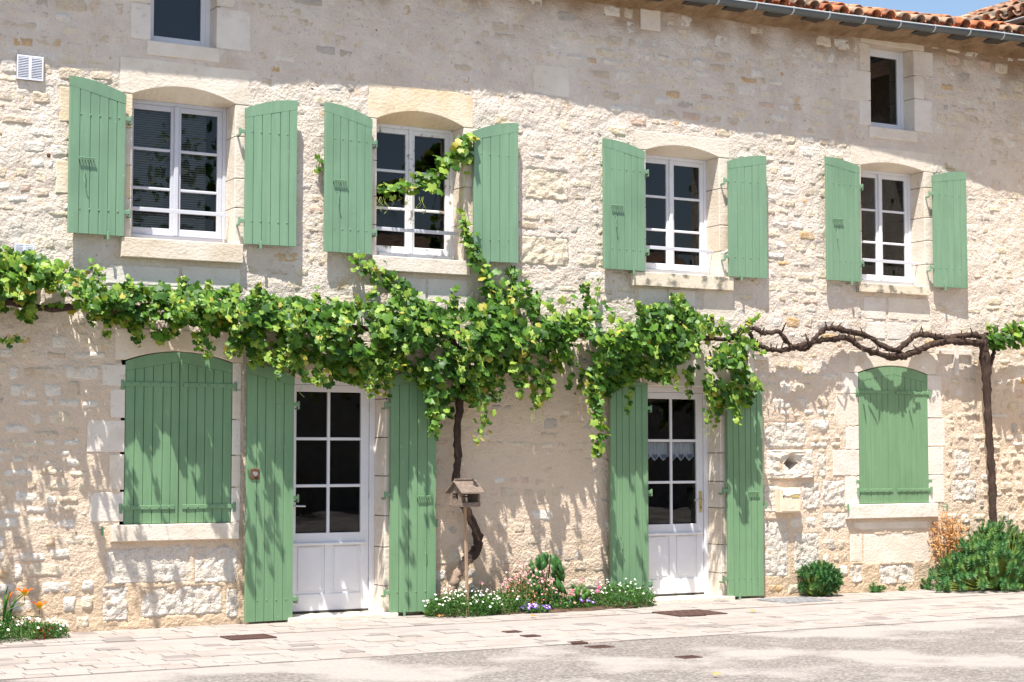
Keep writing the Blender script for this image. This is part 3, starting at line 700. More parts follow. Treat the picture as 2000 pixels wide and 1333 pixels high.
shutter(o['xr'] + .035, .03, 2.29, 0, .45, 1, GLO, 4, n=6, straight=True, hook=False)
for k, n in (('L1', 6), ('L2', 6)):
    o = OP[k]; half = (o['xr'] - o['xl']) / 2 - .006
    for s in (1, -1):
        shutter(o['xl'] + .004 if s > 0 else o['xr'] - .004, o['z0'] + .004, o['sp'] - .012, o['ap'] - o['sp'], half, s, GLO, .6 if s > 0 else -1.0, n=n, y=.03 if k == 'L1' else .02, bar=False, hook=False, strap=True, dogs=False, bolts=False)
sill_px('L1', 219, 468, 1056); sill_px('L2', 1659, 1834, 1012)
for k, m in (('L1', CR), ('L2', WH)):
    o = OP[k]; v, f = block_mesh(o['sx'][0], o['sx'][1], o['sb'], o['z0'] - .002, -.06, .3, 0, 900); put_np('sill', v, f, [m], house, smooth=False)
# loose shutter dogs fixed in the wall beside the closed shutters
for px, py in ((197, 1035), (1652, 990), (1845, 990), (1492, 985), (849, 1020)):
    x, z = W(px, py, -.03); mb = MB(); mb.tube([(x, .03, z), (x, -.07, z)], .006, 6); mb.box(x - .012, x + .012, -.078, -.066, z - .05, z + .03, .003); obj('shutter_dog', mb, GLO, house)

# ------------------------------------------------------------------ doors
def door(k, rail_z, handle_side, label, leafmat, steel):
    o = OP[k]; xl, xr, z1 = o['xl'], o['xr'], o['sp']; y = DEP; fw = .055; z0 = .06
    mb = MB(); mb.box(xl, xl + fw, y, y + .08, z0 - .02, z1, .004); mb.box(xr - fw, xr, y, y + .08, z0 - .02, z1, .004); mb.box(xl + fw, xr - fw, y + .002, y + .08, z1 - fw, z1, .004)
    d = obj('door', mb, leafmat, house, loc=(0, 0, 0), label=label)
    a, b = xl + fw + .003, xr - fw - .003; st = .085; yl = y + .014; top = z1 - fw - .003; dl = yl + .04
    mb = MB()
    mb.box(a, a + st, yl, dl, z0, top, .004); mb.box(b - st, b, yl, dl, z0, top, .004); mb.box(a + st - .002, b - st + .002, yl + .002, dl, top - st * .8, top, .004)
    mb.box(a + st - .002, b - st + .002, yl + .002, dl, rail_z - .1, rail_z, .004); mb.box(a + st - .002, b - st + .002, yl + .002, dl, z0, z0 + .16, .004)
    xm = (a + b) / 2; mb.box(xm - .035, xm + .035, yl + .003, dl, z0 + .158, rail_z - .098, .004)
    gz0, gz1 = rail_z, top - st * .8; hh = (gz1 - gz0) / 3
    mb.box(xm - .015, xm + .015, yl + .005, dl - .004, gz0 - .002, gz1 + .002, .005)
    for r in (1, 2):
        zz = gz0 + hh * r; mb.box(a + st - .002, xm - .013, yl + .006, dl - .005, zz - .014, zz + .014, .005); mb.box(xm + .013, b - st + .002, yl + .006, dl - .005, zz - .014, zz + .014, .005)
    obj('door_leaf', mb, leafmat, d)
    for r in range(3):
        for xa, xb in ((a + st - .004, xm - .011), (xm + .011, b - st + .004)):
            p = MB(); za, zb = gz0 + hh * r + .01, gz0 + hh * (r + 1) - .01
            p.add([(xa, yl + .022, za), (xb, yl + .022, za), (xb, yl + .022, zb), (xa, yl + .022, zb)], [(0, 1, 2, 3)]); obj('pane', p, M['glass'], d)
    for xa, xb in ((a + st - .004, xm - .033), (xm + .033, b - st + .004)):
        p = MB(); p.box(xa, xb, yl + .013, dl - .004, z0 + .157, rail_z - .097); p.box(xa + .03, xb - .03, yl + .006, yl + .014, z0 + .19, rail_z - .13, .006); obj('panel', p, leafmat, d)
    p = MB(); p.box(a + st * .4, b - st * .4, yl - .03, yl + .004, rail_z - .115, rail_z - .09, .006); obj('drip_rail', p, leafmat, d)
    hx = a + st * .45 if handle_side < 0 else b - st * .45; hz = 1.06; p = MB()
    p.box(hx - .02, hx + .02, yl - .008, yl + .002, hz - .14, hz + .09, .003); dirn = 1 if handle_side < 0 else -1
    p.tube([(hx, yl - .004, hz), (hx, yl - .05, hz), (hx + dirn * .02, yl - .058, hz), (hx + dirn * .12, yl - .056, hz - .004)], .009, 6, m=1)
    p.box(hx - .005, hx + .005, yl - .012, yl - .006, hz - .1, hz - .075, 0, 2)
    obj('handle', p, [M['white'] if handle_side < 0 else M['brass'], M['steel'], M['iron']], d)
    p = MB(); p.box(a, b, yl - .004, dl + .02, z0 - .02, z0 - .003); obj('door_gap_shade', p, M['iron'], d)  # near-black strip whose colour is the shade of the gap under the leaf
    p = MB(); p.box(xl - .06, xr + .1, -.12, y + .1, -.03, z0 - .022, .008); obj('threshold', p, CR, d)
    for zz in (.3, 1.15, 2.0):
        p = MB(); hxx = xr - fw - .001 if handle_side < 0 else xl + fw; p.tube([(hxx, yl - .006, zz - .04), (hxx, yl - .006, zz + .04)], .008, 6); obj('hinge', p, M['steel'] if k == 'D1' else M['white'], d)
    return d, (a + st, xm - .015, xm + .015, b - st, gz0, hh, yl)
zr1 = W(640, 1041, DEP)[1]; zr2 = W(1318, 1024, DEP)[1]
d1, g1 = door('D1', zr1, -1, 'white six pane glazed door with a worn lower rail', M['whiteold'] if False else M['white'], True)
d2, g2 = door('D2', zr2, 1, 'white six pane glazed door with a heart trimmed curtain', M['white'], True)
xa, xb, xc, xd, gz0, hh, yl = g2
for (p, q) in ((xa - .01, xb + .01), (xc - .01, xd + .01)):
    zt = gz0 + hh * 2 - .01; n = 36; mb = MB(); v = []
    w = (q - p) / 3
    for i in range(n + 1):
        x = p + (q - p) * i / n; u = ((x - p) / w) % 1; dz = hh * .36 + .05 * (1 - abs(2 * u - 1)); yy = yl + .075 + .008 * math.sin(i * 1.7)
        v += [(x, yy, zt), (x, yy, zt - hh * .3), (x, yy - .002, zt - dz)]
    mb.add(v, [(3 * i + k, 3 * i + 3 + k, 3 * i + 4 + k, 3 * i + 1 + k) for i in range(n) for k in (0, 1)])
    obj('curtain', mb, M['cloth'], d2)
    for i in range(3):
        cxh, czh, r = p + w * (i + .5), zt - hh * .36, .034; mb = MB(); pts = []
        for t in range(24):
            a = 2 * math.pi * t / 24; pts.append((cxh + r * math.sin(a) ** 3, yl + .06, czh + r * (.81 * math.cos(a) - .31 * math.cos(2 * a) - .12 * math.cos(3 * a) - .06 * math.cos(4 * a))))
        mb.add(pts, [tuple(range(24))]); obj('heart', mb, M['bluecloth'], d2)
mb = MB(); xs, zs = W(1285, 782, 1.6); mb.box(xs - .5, xs + .35, 1.6, 1.9, zs - .02, zs + .02, .004); obj('shelf', mb, M['polewood'], house)

# ------------------------------------------------------------------ vents, wall anchors
def vent(px0, py0, px1, py1, label):
    x0, z1 = W(px0, py0, -.02); x1, z0 = W(px1, py1, -.02); mb = MB(); mb.box(x0, x1, -.022, .02, z0, z1, .004)
    xm = (x0 + x1) / 2; ve = obj('vent', mb, M['ventd'], house, label=label); ve_l = ve.location
    for a, b in ((x0, xm), (xm, x1)):
        mb = MB(); mb.box(a, a + .012, -.034, -.02, z0, z1, .002); mb.box(b - .012, b, -.034, -.02, z0, z1, .002); mb.box(a + .012, b - .012, -.033, -.02, z0, z0 + .014, .002); mb.box(a + .012, b - .012, -.033, -.02, z1 - .014, z1, .002)
        n = 13
        for i in range(n):
            zz = z0 + .02 + (z1 - z0 - .04) * i / (n - 1)
            mb.add([(a + .012, -.022, zz + .008), (b - .012, -.022, zz + .008), (b - .012, -.034, zz - .004), (a + .012, -.034, zz - .004)], [(0, 1, 2, 3)])
        ob = obj('louvre', mb, M['ventw'], ve); ob.location = ob.location - ve_l
vent(33, 107, 84, 160, 'double white louvred vent high on the wall'); vent(28, 476, 66, 510, 'white louvred vent half hidden by the vine')
for (cx_, cy_, wpx, hpx) in ((1867, 682, 40, 52), (1466, 690, 20, 40)):
    x, z = W(cx_, cy_, -.03); mb = MB()
    a = .033; hh_ = hpx * K / (VPX - cx_)
    mb.box(x - a, x + a, -.05, .02, z - hh_, z + hh_, .006); mb.box(x - .28, x - a, -.042, .02, z - .07, z - .01, .006); mb.box(x + a, x + .24, -.042, .02, z - .07, z - .01, .006)
    obj('wall_anchor', mb, DRS[1], house, label='whitewashed cross shaped wall anchor')

# ------------------------------------------------------------------ roof, gutter
def over(x): return float(np.interp(x, [-9, -5.4, -3.3, -.3, 2.4, 3.9, 5.3, 6.1, 8], [.41, .41, .405, .36, .415, .425, .48, .555, .585]))
def gz_(x): return 6.295 + .0165 * x
SL = math.tan(R(16.5))
mb = MB(); xs = np.linspace(X0 - .1, X1 + .1, 40); v = []; f = []
for x in xs:
    y = -over(x) + .1; zb = gz_(x) + .07
    v += [(x, y, zb), (x, 3.6, zb + SL * (3.6 - y)), (x, 7.4, zb + SL * (3.6 - y) - SL * 3.8), (x, 7.4, zb + SL * (3.6 - y) - SL * 3.8 - .05), (x, 3.6, zb + SL * (3.6 - y) - .05), (x, y, zb - .03)]
n = 6
for i in range(len(xs) - 1):
    for k in range(n): f.append((i * n + k, (i + 1) * n + k, (i + 1) * n + (k + 1) % n, i * n + (k + 1) % n))
f += [tuple(range(n)), tuple(reversed(range((len(xs) - 1) * n, len(xs) * n)))]
mb.add(v, f); roof = obj('roof', mb, M['timber'], house, loc=(0, 0, 0))
def tile_mesh(mb, x, y, z, up, L=.46, r0=.085, r1=.065, conv=True, rot=0.0, seg=8):
    """one half round tile lying up the slope (direction up = unit (dx,dy,dz)); mouth at x,y,z"""
    d = Vector(up).normalized(); side = Vector((0, 0, 1)).cross(d).normalized(); nrm = d.cross(side).normalized()
    if nrm.z < 0: nrm = -nrm
    v = []; f = []; th = .014
    for e, (t, r) in enumerate(((0, r0), (L, r1))):
        for k in range(seg + 1):
            a = math.pi * k / seg
            for rr in (r, r - th):
                c = Vector((x, y, z)) + d * t + side * (rr * math.cos(a)) + nrm * ((1 if conv else -1) * rr * math.sin(a))
                v.append(c)
    m = seg + 1; q = lambda e, k, s: e * m * 2 + k * 2 + s
    for k in range(seg):
        f += [(q(0, k, 0), q(0, k + 1, 0), q(1, k + 1, 0), q(1, k, 0)), (q(0, k, 1), q(1, k, 1), q(1, k + 1, 1), q(0, k + 1, 1)), (q(0, k, 0), q(0, k, 1), q(0, k + 1, 1), q(0, k + 1, 0)), (q(1, k, 0), q(1, k + 1, 0), q(1, k + 1, 1), q(1, k, 1))]
    for k in (0, seg): f.append((q(0, k, 0), q(1, k, 0), q(1, k, 1), q(0, k, 1)))
    return mb.add(v, f)
far = MB(); x = X0; TP = .215; nt_ = 0
while x < X1 + .05:
    vis = x > 2.6
    for r in range(4 if vis else 3):
        y = -over(x) + .075 + r * .33; zb = gz_(x) + .075 + SL * (y + over(x) - .1) + .012
        dx, dz, dy = rnd.uniform(-.02, .02), rnd.uniform(-.006, .01), rnd.uniform(-.03, .03)
        for conv in (True, False):
            mb = MB() if (vis and r < 3) else far
            xx = x + (0 if conv else TP / 2)
            tile_mesh(mb, xx + dx, y + dy + (0 if conv else .01), zb + dz + (.04 if conv else .058) + .018 * (r > 0), (rnd.uniform(-.03, .03), 1, SL), conv=conv, r0=.078, r1=.06)
            if vis and r < 3:
                obj('tile', mb, M['tile'] if rnd.random() < .55 else M['tileold'], roof, smooth=True); nt_ += 1
    x += TP
ft = obj('far_tiles', far, M['tileold'], roof, smooth=True); ft['kind'] = 'stuff'
# zinc gutter: one long half round trough, brackets and rafter blocks coloured as dark slots
mb = MB(); rg = .058; v = []; f = []; xs = np.arange(X0 - .1, X1 - .2, .2); S = 9
for x in xs:
    y = -over(x) + rg; zc = gz_(x) + rg
    for k in range(S): a = math.pi * (1 + k / (S - 1)); v.append((x, y + rg * math.cos(a), zc + rg * math.sin(a)))
    for k in range(S): a = math.pi * (2 - k / (S - 1)); v.append((x, y + (rg - .006) * math.cos(a), zc + (rg - .006) * math.sin(a)))
for i in range(len(xs) - 1):
    for k in range(2 * S): f.append((i * 2 * S + k, i * 2 * S + (k + 1) % (2 * S), (i + 1) * 2 * S + (k + 1) % (2 * S), (i + 1) * 2 * S + k))
mb.add(v, f); gutter = obj('gutter', mb, M['zinc'], house, loc=(0, 0, 0), smooth=True)
mb = MB(); mb.tube([(x, -over(x) + .004, gz_(x) + rg + .004) for x in xs], .009, 6); obj('gutter_lip', mb, M['zinclight'], gutter, loc=(0, 0, 0), smooth=True)
x = wx(1433, 5) - 14 * .5
while x < X1 - .3:
    y = -over(x) + rg; zc = gz_(x) + rg; mb = MB()
    for dx in (-.014, .006): pass
    pts = [(x, y + (rg + .004) * math.cos(a), zc + (rg + .004) * math.sin(a)) for a in [math.pi * (1 + k / 8) for k in range(9)]]
    v = []
    for p in pts: v += [(p[0] - .011, p[1], p[2]), (p[0] + .011, p[1], p[2])]
    mb.add(v, [(2 * i, 2 * i + 1, 2 * i + 3, 2 * i + 2) for i in range(8)])
    mb.box(x - .012, x + .012, -over(x) - .008, -over(x) + .012, zc - .004, zc + .016, .003)
    obj('bracket', mb, M['zinclight'], gutter); x += .5
x = wx(1390, 10) - 13 * .6
while x < X1 - .3:
    mb = MB(); v0 = gz_(x) + .005
    mb.box(x - .13, x + .13, -over(x) + .1, .03, v0 + .008, v0 + .06, .003); obj('rafter_slot_dark', mb, M['iron'], roof); x += .53  # near-black rafter blocks; shade of the slots under the gutter is their colour
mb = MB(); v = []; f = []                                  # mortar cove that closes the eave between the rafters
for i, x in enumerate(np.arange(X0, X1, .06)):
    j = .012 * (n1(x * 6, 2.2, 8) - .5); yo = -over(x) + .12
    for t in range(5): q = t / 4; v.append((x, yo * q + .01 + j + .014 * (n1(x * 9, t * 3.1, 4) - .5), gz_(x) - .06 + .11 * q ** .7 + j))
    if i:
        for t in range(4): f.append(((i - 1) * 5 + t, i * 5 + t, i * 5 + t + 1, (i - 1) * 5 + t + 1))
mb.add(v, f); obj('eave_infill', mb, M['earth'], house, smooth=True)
# ------------------------------------------------------------------ the neighbouring wing that projects on the right
XN = 7.3; ZN = 6.93
nb = empty('neighbouring_house', (XN + .5, -1.5, 0), label='neighbouring wing with its own gutter and lichened tile roof, seen at its eave corner', cat='house')
L0 = nb.location.copy()
def nobj(name, mb, m, p=None, smooth=False):
    o = obj(name, mb, m, p or nb, smooth=smooth); o.location = o.location - L0; return o
mb = MB(); mb.box(7.66, 12, -5.5, 7, -.05, 6.8); nobj('wall', mb, M['mortar'])
SN = math.tan(R(22))
mb = MB(); ya, yb = -6, 7; v = [(XN + .1, ya, ZN + .06), (9.9, ya, ZN + .06 + SN * 2.5), (12.4, ya, ZN), (12.4, ya, ZN - .06), (9.9, ya, ZN - .02 + SN * 2.5), (XN + .1, ya, ZN)]
v += [(a, yb, c) for a, b, c in v]; mb.add(v, [(5, 4, 3, 2, 1, 0), tuple(range(6, 12))] + [(i, (i + 1) % 6, 6 + (i + 1) % 6, 6 + i) for i in range(6)])
nroof = nobj('roof', mb, M['timber']); L1 = nroof.location.copy()
y = -6 + .1; far = MB()
while y < 3.4:
    for r in range(4):
        x = XN + .03 + r * .33; zb = ZN + .06 + SN * (x - XN - .1) + .02
        for conv in (True, False):
            t = MB() if (-1.2 < y < 2.6) else far
            tile_mesh(t, x + rnd.uniform(-.03, .03), y + (0 if conv else TP / 2) + rnd.uniform(-.015, .015), zb + (.055 if conv else .07) + .018 * (r > 0), (1, rnd.uniform(-.04, .04), SN), conv=conv)
            if t is not far:
                o = obj('tile', t, M['tileold'] if rnd.random() < .7 else M['tile'], nroof, smooth=True); o.location = o.location - L0 - L1
    y += TP
o = obj('far_tiles', far, M['tileold'], nroof, smooth=True); o.location = o.location - L0 - L1; o['kind'] = 'stuff'
mb = MB(); v = []; f = []; ys = np.arange(-6, 1.6, .2)
for y in ys:
    for k in range(S): a = math.pi * (1 + k / (S - 1)); v.append((XN + rg * math.cos(a) + .03, y, ZN - .02 + rg * math.sin(a)))
for i in range(len(ys) - 1):
    for k in range(S - 1): f.append((i * S + k, i * S + k + 1, (i + 1) * S + k + 1, (i + 1) * S + k))
mb.add(v, f); g2_ = nobj('gutter', mb, M['zinc'], smooth=True)
mb = MB(); mb.tube([(XN + .03 - rg, y, ZN - .015) for y in ys], .009, 6); nobj('gutter_lip', mb, M['zinclight'])

# ------------------------------------------------------------------ grape vine: leaves
half = [(-90, 1.0), (-66, .76), (-38, .97), (-10, .74), (24, .88), (58, .72)]
def leaf_variant(fold, curl, jag):
    pts = []
    for a, r in half: pts.append((a, r * (1 + jag * rnd.uniform(-1, 1))))
    full = pts + [(90, .16)] + [(180 - a, r * (1 + jag * rnd.uniform(-1, 1))) for a, r in reversed(half[1:])]
    v = [(0, 0, 0)]
    for a, r in full:
        x, y = r * math.cos(R(a)), r * math.sin(R(a)); v.append((x, y, -fold * abs(x) - curl * (x * x + y * y) + rnd.uniform(-.05, .05)))
    n = len(full); f = [(0, 1 + i, 1 + (i + 1) % n) for i in range(n)]
    return np.array(v), np.array(f)
LV = [leaf_variant(.25, .18, .08), leaf_variant(.1, .3, .1), leaf_variant(.4, .1, .08), leaf_variant(-.15, .35, .1), leaf_variant(.2, .05, .12)]
class Leaves:
    def __init__(s): s.items = []
    def put(s, p, size, mi, out=None):
        n = Vector((rnd.gauss(0, .45), -.75 + rnd.gauss(0, .35), .55 + rnd.gauss(0, .4))) if out is None else Vector(out) + Vector((rnd.gauss(0, .4), rnd.gauss(0, .3), rnd.gauss(0, .3)))
        n.normalize()
        b = Vector((rnd.gauss(0, .5), -.2, -1)); b = -(b - n * b.dot(n)).normalized(); a = b.cross(n)
        s.items.append((size, Vector(p), a, b, n, rnd.randrange(len(LV)), mi))
    def finish(s, root, nind, mats, name='leaf'):
        s.items.sort(key=lambda q: -(q[0] + (.05 if -q[1].y > .28 else 0)))
        cache = {}
        for i, (sz, p, a, b, n, vi, mi) in enumerate(s.items[:nind]):
            if (vi, mi) not in cache: cache[vi, mi] = npmesh(name, LV[vi][0], LV[vi][1], [mats[mi]])
            o = link(name, cache[vi, mi], root)
            m = Matrix.Identity(4)
            for r in range(3): m[r][0] = a[r] * sz; m[r][1] = b[r] * sz; m[r][2] = n[r] * sz; m[r][3] = p[r] - root.location[r]
            o.matrix_basis = m
        vv, ff, mm, k = [], [], [], 0
        for sz, p, a, b, n, vi, mi in s.items[nind:]:
            q = LV[vi][0] * sz; B = np.array([a, b, n]); vv.append(q @ B + np.array(p)); ff.append(LV[vi][1] + k); k += len(q); mm += [mi] * len(LV[vi][1])
        if vv:
            v = np.concatenate(vv) - np.array(root.location)
            o = link('foliage', npmesh('foliage', v, np.concatenate(ff), mats, mm), root); o['kind'] = 'stuff'
def P3(px, py, d): x, z = W(px, py, -d); return Vector((x, -d, z))
cols = [(-420, 470, 615), (-300, 480, 610), (-150, 475, 620), (0, 472, 602), (50, 492, 612), (100, 500, 600), (150, 530, 596), (200, 560, 600), (250, 562, 640), (300, 562, 650), (350, 562, 636), (400, 562, 672), (450, 565, 660), (500, 572, 690), (550, 574, 700),
        (600, 580, 728), (650, 584, 738), (700, 592, 730), (750, 582, 722), (800, 566, 730), (850, 582, 800), (900, 592, 790), (950, 588, 762), (1000, 588, 726), (1050, 574, 740), (1100, 578, 742), (1150, 574, 770), (1200, 602, 760), (1250, 600, 740), (1300, 602, 728), (1350, 604, 742), (1400, 640, 800), (1440, 652, 792), (1478, 662, 752)]
cx_ = [c[0] for c in cols]; ct = [c[1] for c in cols]; cb = [c[2] for c in cols]
x, y = G(884, 1168); vine = empty('grape_vine', (W(884, 1160, -.12)[0], -.12, 0), label='leafy grape vine trained along the whole front, rising from the flower bed', cat='vine', group='grape vines on the house front')
LF = Leaves()
def pick(t, edge):                                        # paler young leaves towards shoot tips
    r = rnd.random()
    if r < .002: return 4
    if r < .01 + .06 * edge: return 3
    if r < .1 + .5 * edge: return 2
    return 1 if r < .5 + .3 * edge else 0
n_leaf = 0
while n_leaf < 7000:
    px = rnd.uniform(-420, 1480); t = float(np.interp(px, cx_, ct)); b = float(np.interp(px, cx_, cb))
    wob = 26 * (n1(px * .035, 3.1, 4) - .5) * 2
    t += 12 * (n1(px * .05, 1.1, 2) - .5) * 2; b += wob
    if rnd.random() > (b - t) / 190: continue
    v = rnd.random()
    py = t + v * (b - t)
    dens = n1(px * .021, py * .026, 31) * .6 + n1(px * .05, py * .06, 33) * .4
    if dens < .41 + (.12 if v > .68 else 0) and rnd.random() < .9: continue
    dm = .14 + .3 * math.sin(math.pi * min(1, .15 + v * .8)) * min(1, (b - t) / 120)
    d = .05 + dm * rnd.random() ** .7
    edge = max(0, abs(v - .42) * 1.9 - .35) * (.9 if v > .5 else .65)
    if px < 260: edge = edge + .35
    clump = n1(px * .012, py * .02, 41); edge = min(1, max(0, edge + (clump - .5) * .9))
    LF.put(P3(px, py, d), rnd.choice((.034, .044, .052, .06, .068)) * rnd.uniform(.9, 1.12) * (1 - .22 * edge), pick(v, edge)); n_leaf += 1
stems = MB(); tend = MB()
def strand(pts, spread, n, d0, d1, size=(.04, .07), edge=.5, rad=.006, taper=True, stem=True):
    """a shoot through pixel waypoints, at depths d0 to d1 from the wall, with leaves along it"""
    w = [P3(p[0], p[1], d0 + (d1 - d0) * i / (len(pts) - 1)) for i, p in enumerate(pts)]
    if stem: stems.tube(w, [rad * (1 - .6 * i / (len(w) - 1)) for i in range(len(w))], 5)
    for i in range(n):
        u = (i + rnd.random()) / n * (len(w) - 1); k = min(int(u), len(w) - 2); p = w[k].lerp(w[k + 1], u - k)
        q = u / (len(w) - 1); sp = spread * (1 - .45 * q if taper else 1)
        p = p + Vector((rnd.gauss(0, sp), rnd.gauss(0, sp * .6), rnd.gauss(0, sp)))
        p.y = min(p.y, -.03)
        LF.put(p, rnd.uniform(*size) * (1 - .35 * q if taper else 1), pick(0, min(1, edge * (.4 + q))))
strand([(825, 596), (790, 560), (745, 545), (715, 520), (688, 505)], .06, 85, .2, .12, edge=.4)
strand([(800, 590), (770, 560), (760, 540)], .06, 45, .2, .14, edge=.3)
strand([(965, 600), (955, 560), (945, 530), (930, 500), (920, 478)], .075, 130, .22, .14, edge=.3)
strand([(990, 600), (1000, 560), (1003, 525)], .055, 60, .22, .14, edge=.3)
strand([(920, 485), (908, 462), (905, 440), (902, 432)], .04, 34, .12, .08, size=(.04, .065))
strand([(905, 440), (898, 400), (915, 330), (918, 275)], .01, 3, .05, .06, rad=.005)
strand([(922, 272), (900, 300), (870, 320), (845, 350), (820, 360), (780, 366), (742, 372)], .055, 150, .1, .05, size=(.05, .08), edge=.7)
strand([(625, 312), (622, 335)], .025, 9, .06, .06, size=(.03, .05), edge=1)
strand([(0, 668), (20, 664), (40, 664)], .025, 12, .3, .3, size=(.03, .05), edge=1)
strand([(850, 760), (848, 800), (846, 850)], .055, 70, .4, .45, edge=.4)
strand([(930, 740), (945, 800), (950, 830), (930, 860)], .045, 34, .38, .44, size=(.035, .06), edge=.9)
strand([(1160, 720), (1165, 790), (1172, 850), (1170, 888)], .055, 105, .4, .48, edge=.55)
strand([(1040, 720), (1075, 760), (1050, 790)], .05, 45, .36, .42, edge=.8)
strand([(1000, 700), (1010, 740), (1020, 770)], .05, 36, .36, .42, edge=.8)
strand([(1385, 740), (1388, 790), (1382, 826)], .035, 32, .35, .42, size=(.035, .055), edge=1)
strand([(1430, 760), (1440, 800), (1442, 822)], .045, 34, .35, .42, edge=.8)
strand([(1440, 660), (1460, 630), (1488, 608)], .03, 32, .22, .3, size=(.035, .06), edge=.8)
strand([(1450, 668), (1475, 680), (1496, 690)], .025, 18, .25, .32, size=(.03, .05), edge=.8)
strand([(1440, 720), (1475, 745), (1486, 760)], .05, 45, .3, .36, edge=.5)
strand([(620, 720), (640, 740), (615, 748)], .045, 32, .36, .42, edge=.9)
strand([(400, 640), (410, 680), (408, 700)], .03, 22, .38, .42, size=(.035, .055), edge=1)
strand([(490, 660), (520, 695), (545, 708)], .03, 26, .38, .44, size=(.035, .055), edge=.9)
strand([(570, 690), (590, 720), (600, 745)], .04, 30, .38, .44, size=(.035, .06), edge=.8)
strand([(700, 700), (740, 712), (780, 716)], .05, 40, .35, .4, edge=.8)
strand([(1165, 600), (1168, 570), (1172, 545)], .02, 8, .1, .06, size=(.03, .05), edge=1)
strand([(150, 540), (180, 520), (200, 530)], .035, 18, .15, .2, size=(.03, .05), edge=1)
for i in range(26):                                        # curling tendrils
    px, py, dd = rnd.choice(((745, 385, .06), (770, 380, .06), (800, 385, .07), (830, 385, .07), (590, 745, .42), (1385, 830, .42), (560, 715, .42), (1050, 800, .42), (930, 860, .42)))
    px += rnd.uniform(-12, 12); pts = []; ph = rnd.uniform(0, 6); L = rnd.uniform(12, 34)
    for k in range(9): t = k / 8; pts.append(P3(px + 7 * t * math.sin(ph + t * 6), py + L * t, dd + .02 * math.cos(ph + 5 * t)))
    tend.tube(pts, .0022, 4)
for i in range(120):                                      # young shoots hanging from the lower fringe and standing above it
    px = rnd.uniform(-380, 1470); t = float(np.interp(px, cx_, ct)); b = float(np.interp(px, cx_, cb)); up = i % 3 == 0
    if px < 330 and rnd.random() < .6: continue
    if up: L = rnd.uniform(8, 34) * (.5 if px < 330 else 1); q0 = t + 14; q1 = t - L
    else: L = rnd.uniform(10, 62) * rnd.random() + 8; q0 = b - 22; q1 = b + L
    dx_ = rnd.uniform(-14, 14); dd_ = rnd.uniform(.12, .42)
    strand([(px, q0), (px + dx_ * .5, (q0 + q1) / 2), (px + dx_, q1)], .026, int(9 + abs(q1 - q0) * .28), dd_, dd_ + rnd.uniform(-.03, .1), size=(.034, .056), edge=.95 if not up else .7, rad=.0035)
for i in range(78):                                       # canes that arch out into the street
    px = rnd.uniform(-420, 1440) if i < 44 else (rnd.uniform(-300, -40) if i < 56 else rnd.uniform(330, 960)); t = float(np.interp(px, cx_, ct)); b = float(np.interp(px, cx_, cb)); d1_ = rnd.uniform(.5, .95)
    p0 = (px, t + (b - t) * .4); p2 = (px + rnd.uniform(-40, 40), t + (b - t) * rnd.uniform(.15, .8)); p1 = ((p0[0] + p2[0]) / 2, (p0[1] + p2[1]) / 2 - rnd.uniform(0, 20))
    strand([p0, p1, p2], .03, 12, .2, d1_, size=(.038, .065), edge=.5)
for i in range(22):                                       # heavier canes whose shade streaks the wall by the shuttered window
    px = rnd.uniform(-340, -70) if i < 12 else (rnd.uniform(60, 200) if i < 15 else rnd.uniform(340, 620)); d1_ = rnd.uniform(.6, .95); py = float(np.interp(px, cx_, ct)) + rnd.uniform(25, 60)
    strand([(px, py), (px + 8, py - 14), (px + 14, py + rnd.uniform(-6, 18))], .045, 44, .25, d1_, size=(.04, .065), edge=.4)
LF.finish(vine, 295, GL)
def wood(path, name, mats, root, wob=.18, seg=10, sub=5):
    """path: (px,py,depth,radius) waypoints; smoothed, knotty"""
    pts = []; rad = []; n = len(path)
    q = [P3(a[0], a[1], a[2]) for a in path]
    for i in range(n - 1):
        p0, p1, p2, p3 = q[max(i - 1, 0)], q[i], q[i + 1], q[min(i + 2, n - 1)]
        for k in range(sub):
            t = k / sub
            c = .5 * ((2 * p1) + (p2 - p0) * t + (2 * p0 - 5 * p1 + 4 * p2 - p3) * t * t + (3 * p1 - p0 - 3 * p2 + p3) * t ** 3)
            pts.append(c + Vector((rnd.gauss(0, .004), rnd.gauss(0, .004), rnd.gauss(0, .004)))); rad.append((path[i][3] * (1 - t) + path[i + 1][3] * t) * rnd.uniform(.86, 1.16))
    pts.append(q[-1]); rad.append(path[-1][3])
    mb = MB(); mb.tube(pts, rad, seg, wob=wob, twist=.35)
    for v in range(len(mb.v)): mb.v[v] = tuple(mb.v[v][k] - root.location[k] for k in range(3))
    return obj(name, mb, mats, root, smooth=True)
wood([(902, 660, .2, .03), (898, 730, .16, .034), (897, 790, .13, .036), (893, 850, .12, .037), (894, 900, .11, .038), (890, 945, .11, .04), (906, 985, .11, .042), (922, 1020, .12, .042), (934, 1056, .12, .046), (926, 1082, .13, .05), (910, 1094, .14, .045)], 'trunk', M['bark'], vine)
wood([(916, 1090, .14, .045), (905, 1104, .16, .046), (893, 1124, .17, .044), (885, 1146, .17, .046), (880, 1166, .17, .055), (878, 1182, .17, .07)], 'root', M['barklight'], vine)
wood([(902, 690, .18, .03), (860, 650, .2, .03), (780, 648, .2, .03), (680, 640, .2, .03), (560, 630, .2, .028), (450, 612, .2, .028), (340, 600, .2, .028), (240, 606, .19, .028), (170, 598, .18, .03), (110, 602, .18, .031), (60, 598, .18, .03), (0, 588, .18, .031), (-120, 590, .18, .03), (-400, 585, .18, .03)], 'branch', M['bark'], vine)
wood([(902, 690, .18, .03), (960, 660, .2, .028), (1060, 650, .2, .028), (1180, 655, .2, .026), (1300, 660, .2, .024), (1400, 662, .2, .022), (1450, 660, .18, .016)], 'branch', M['bark'], vine)
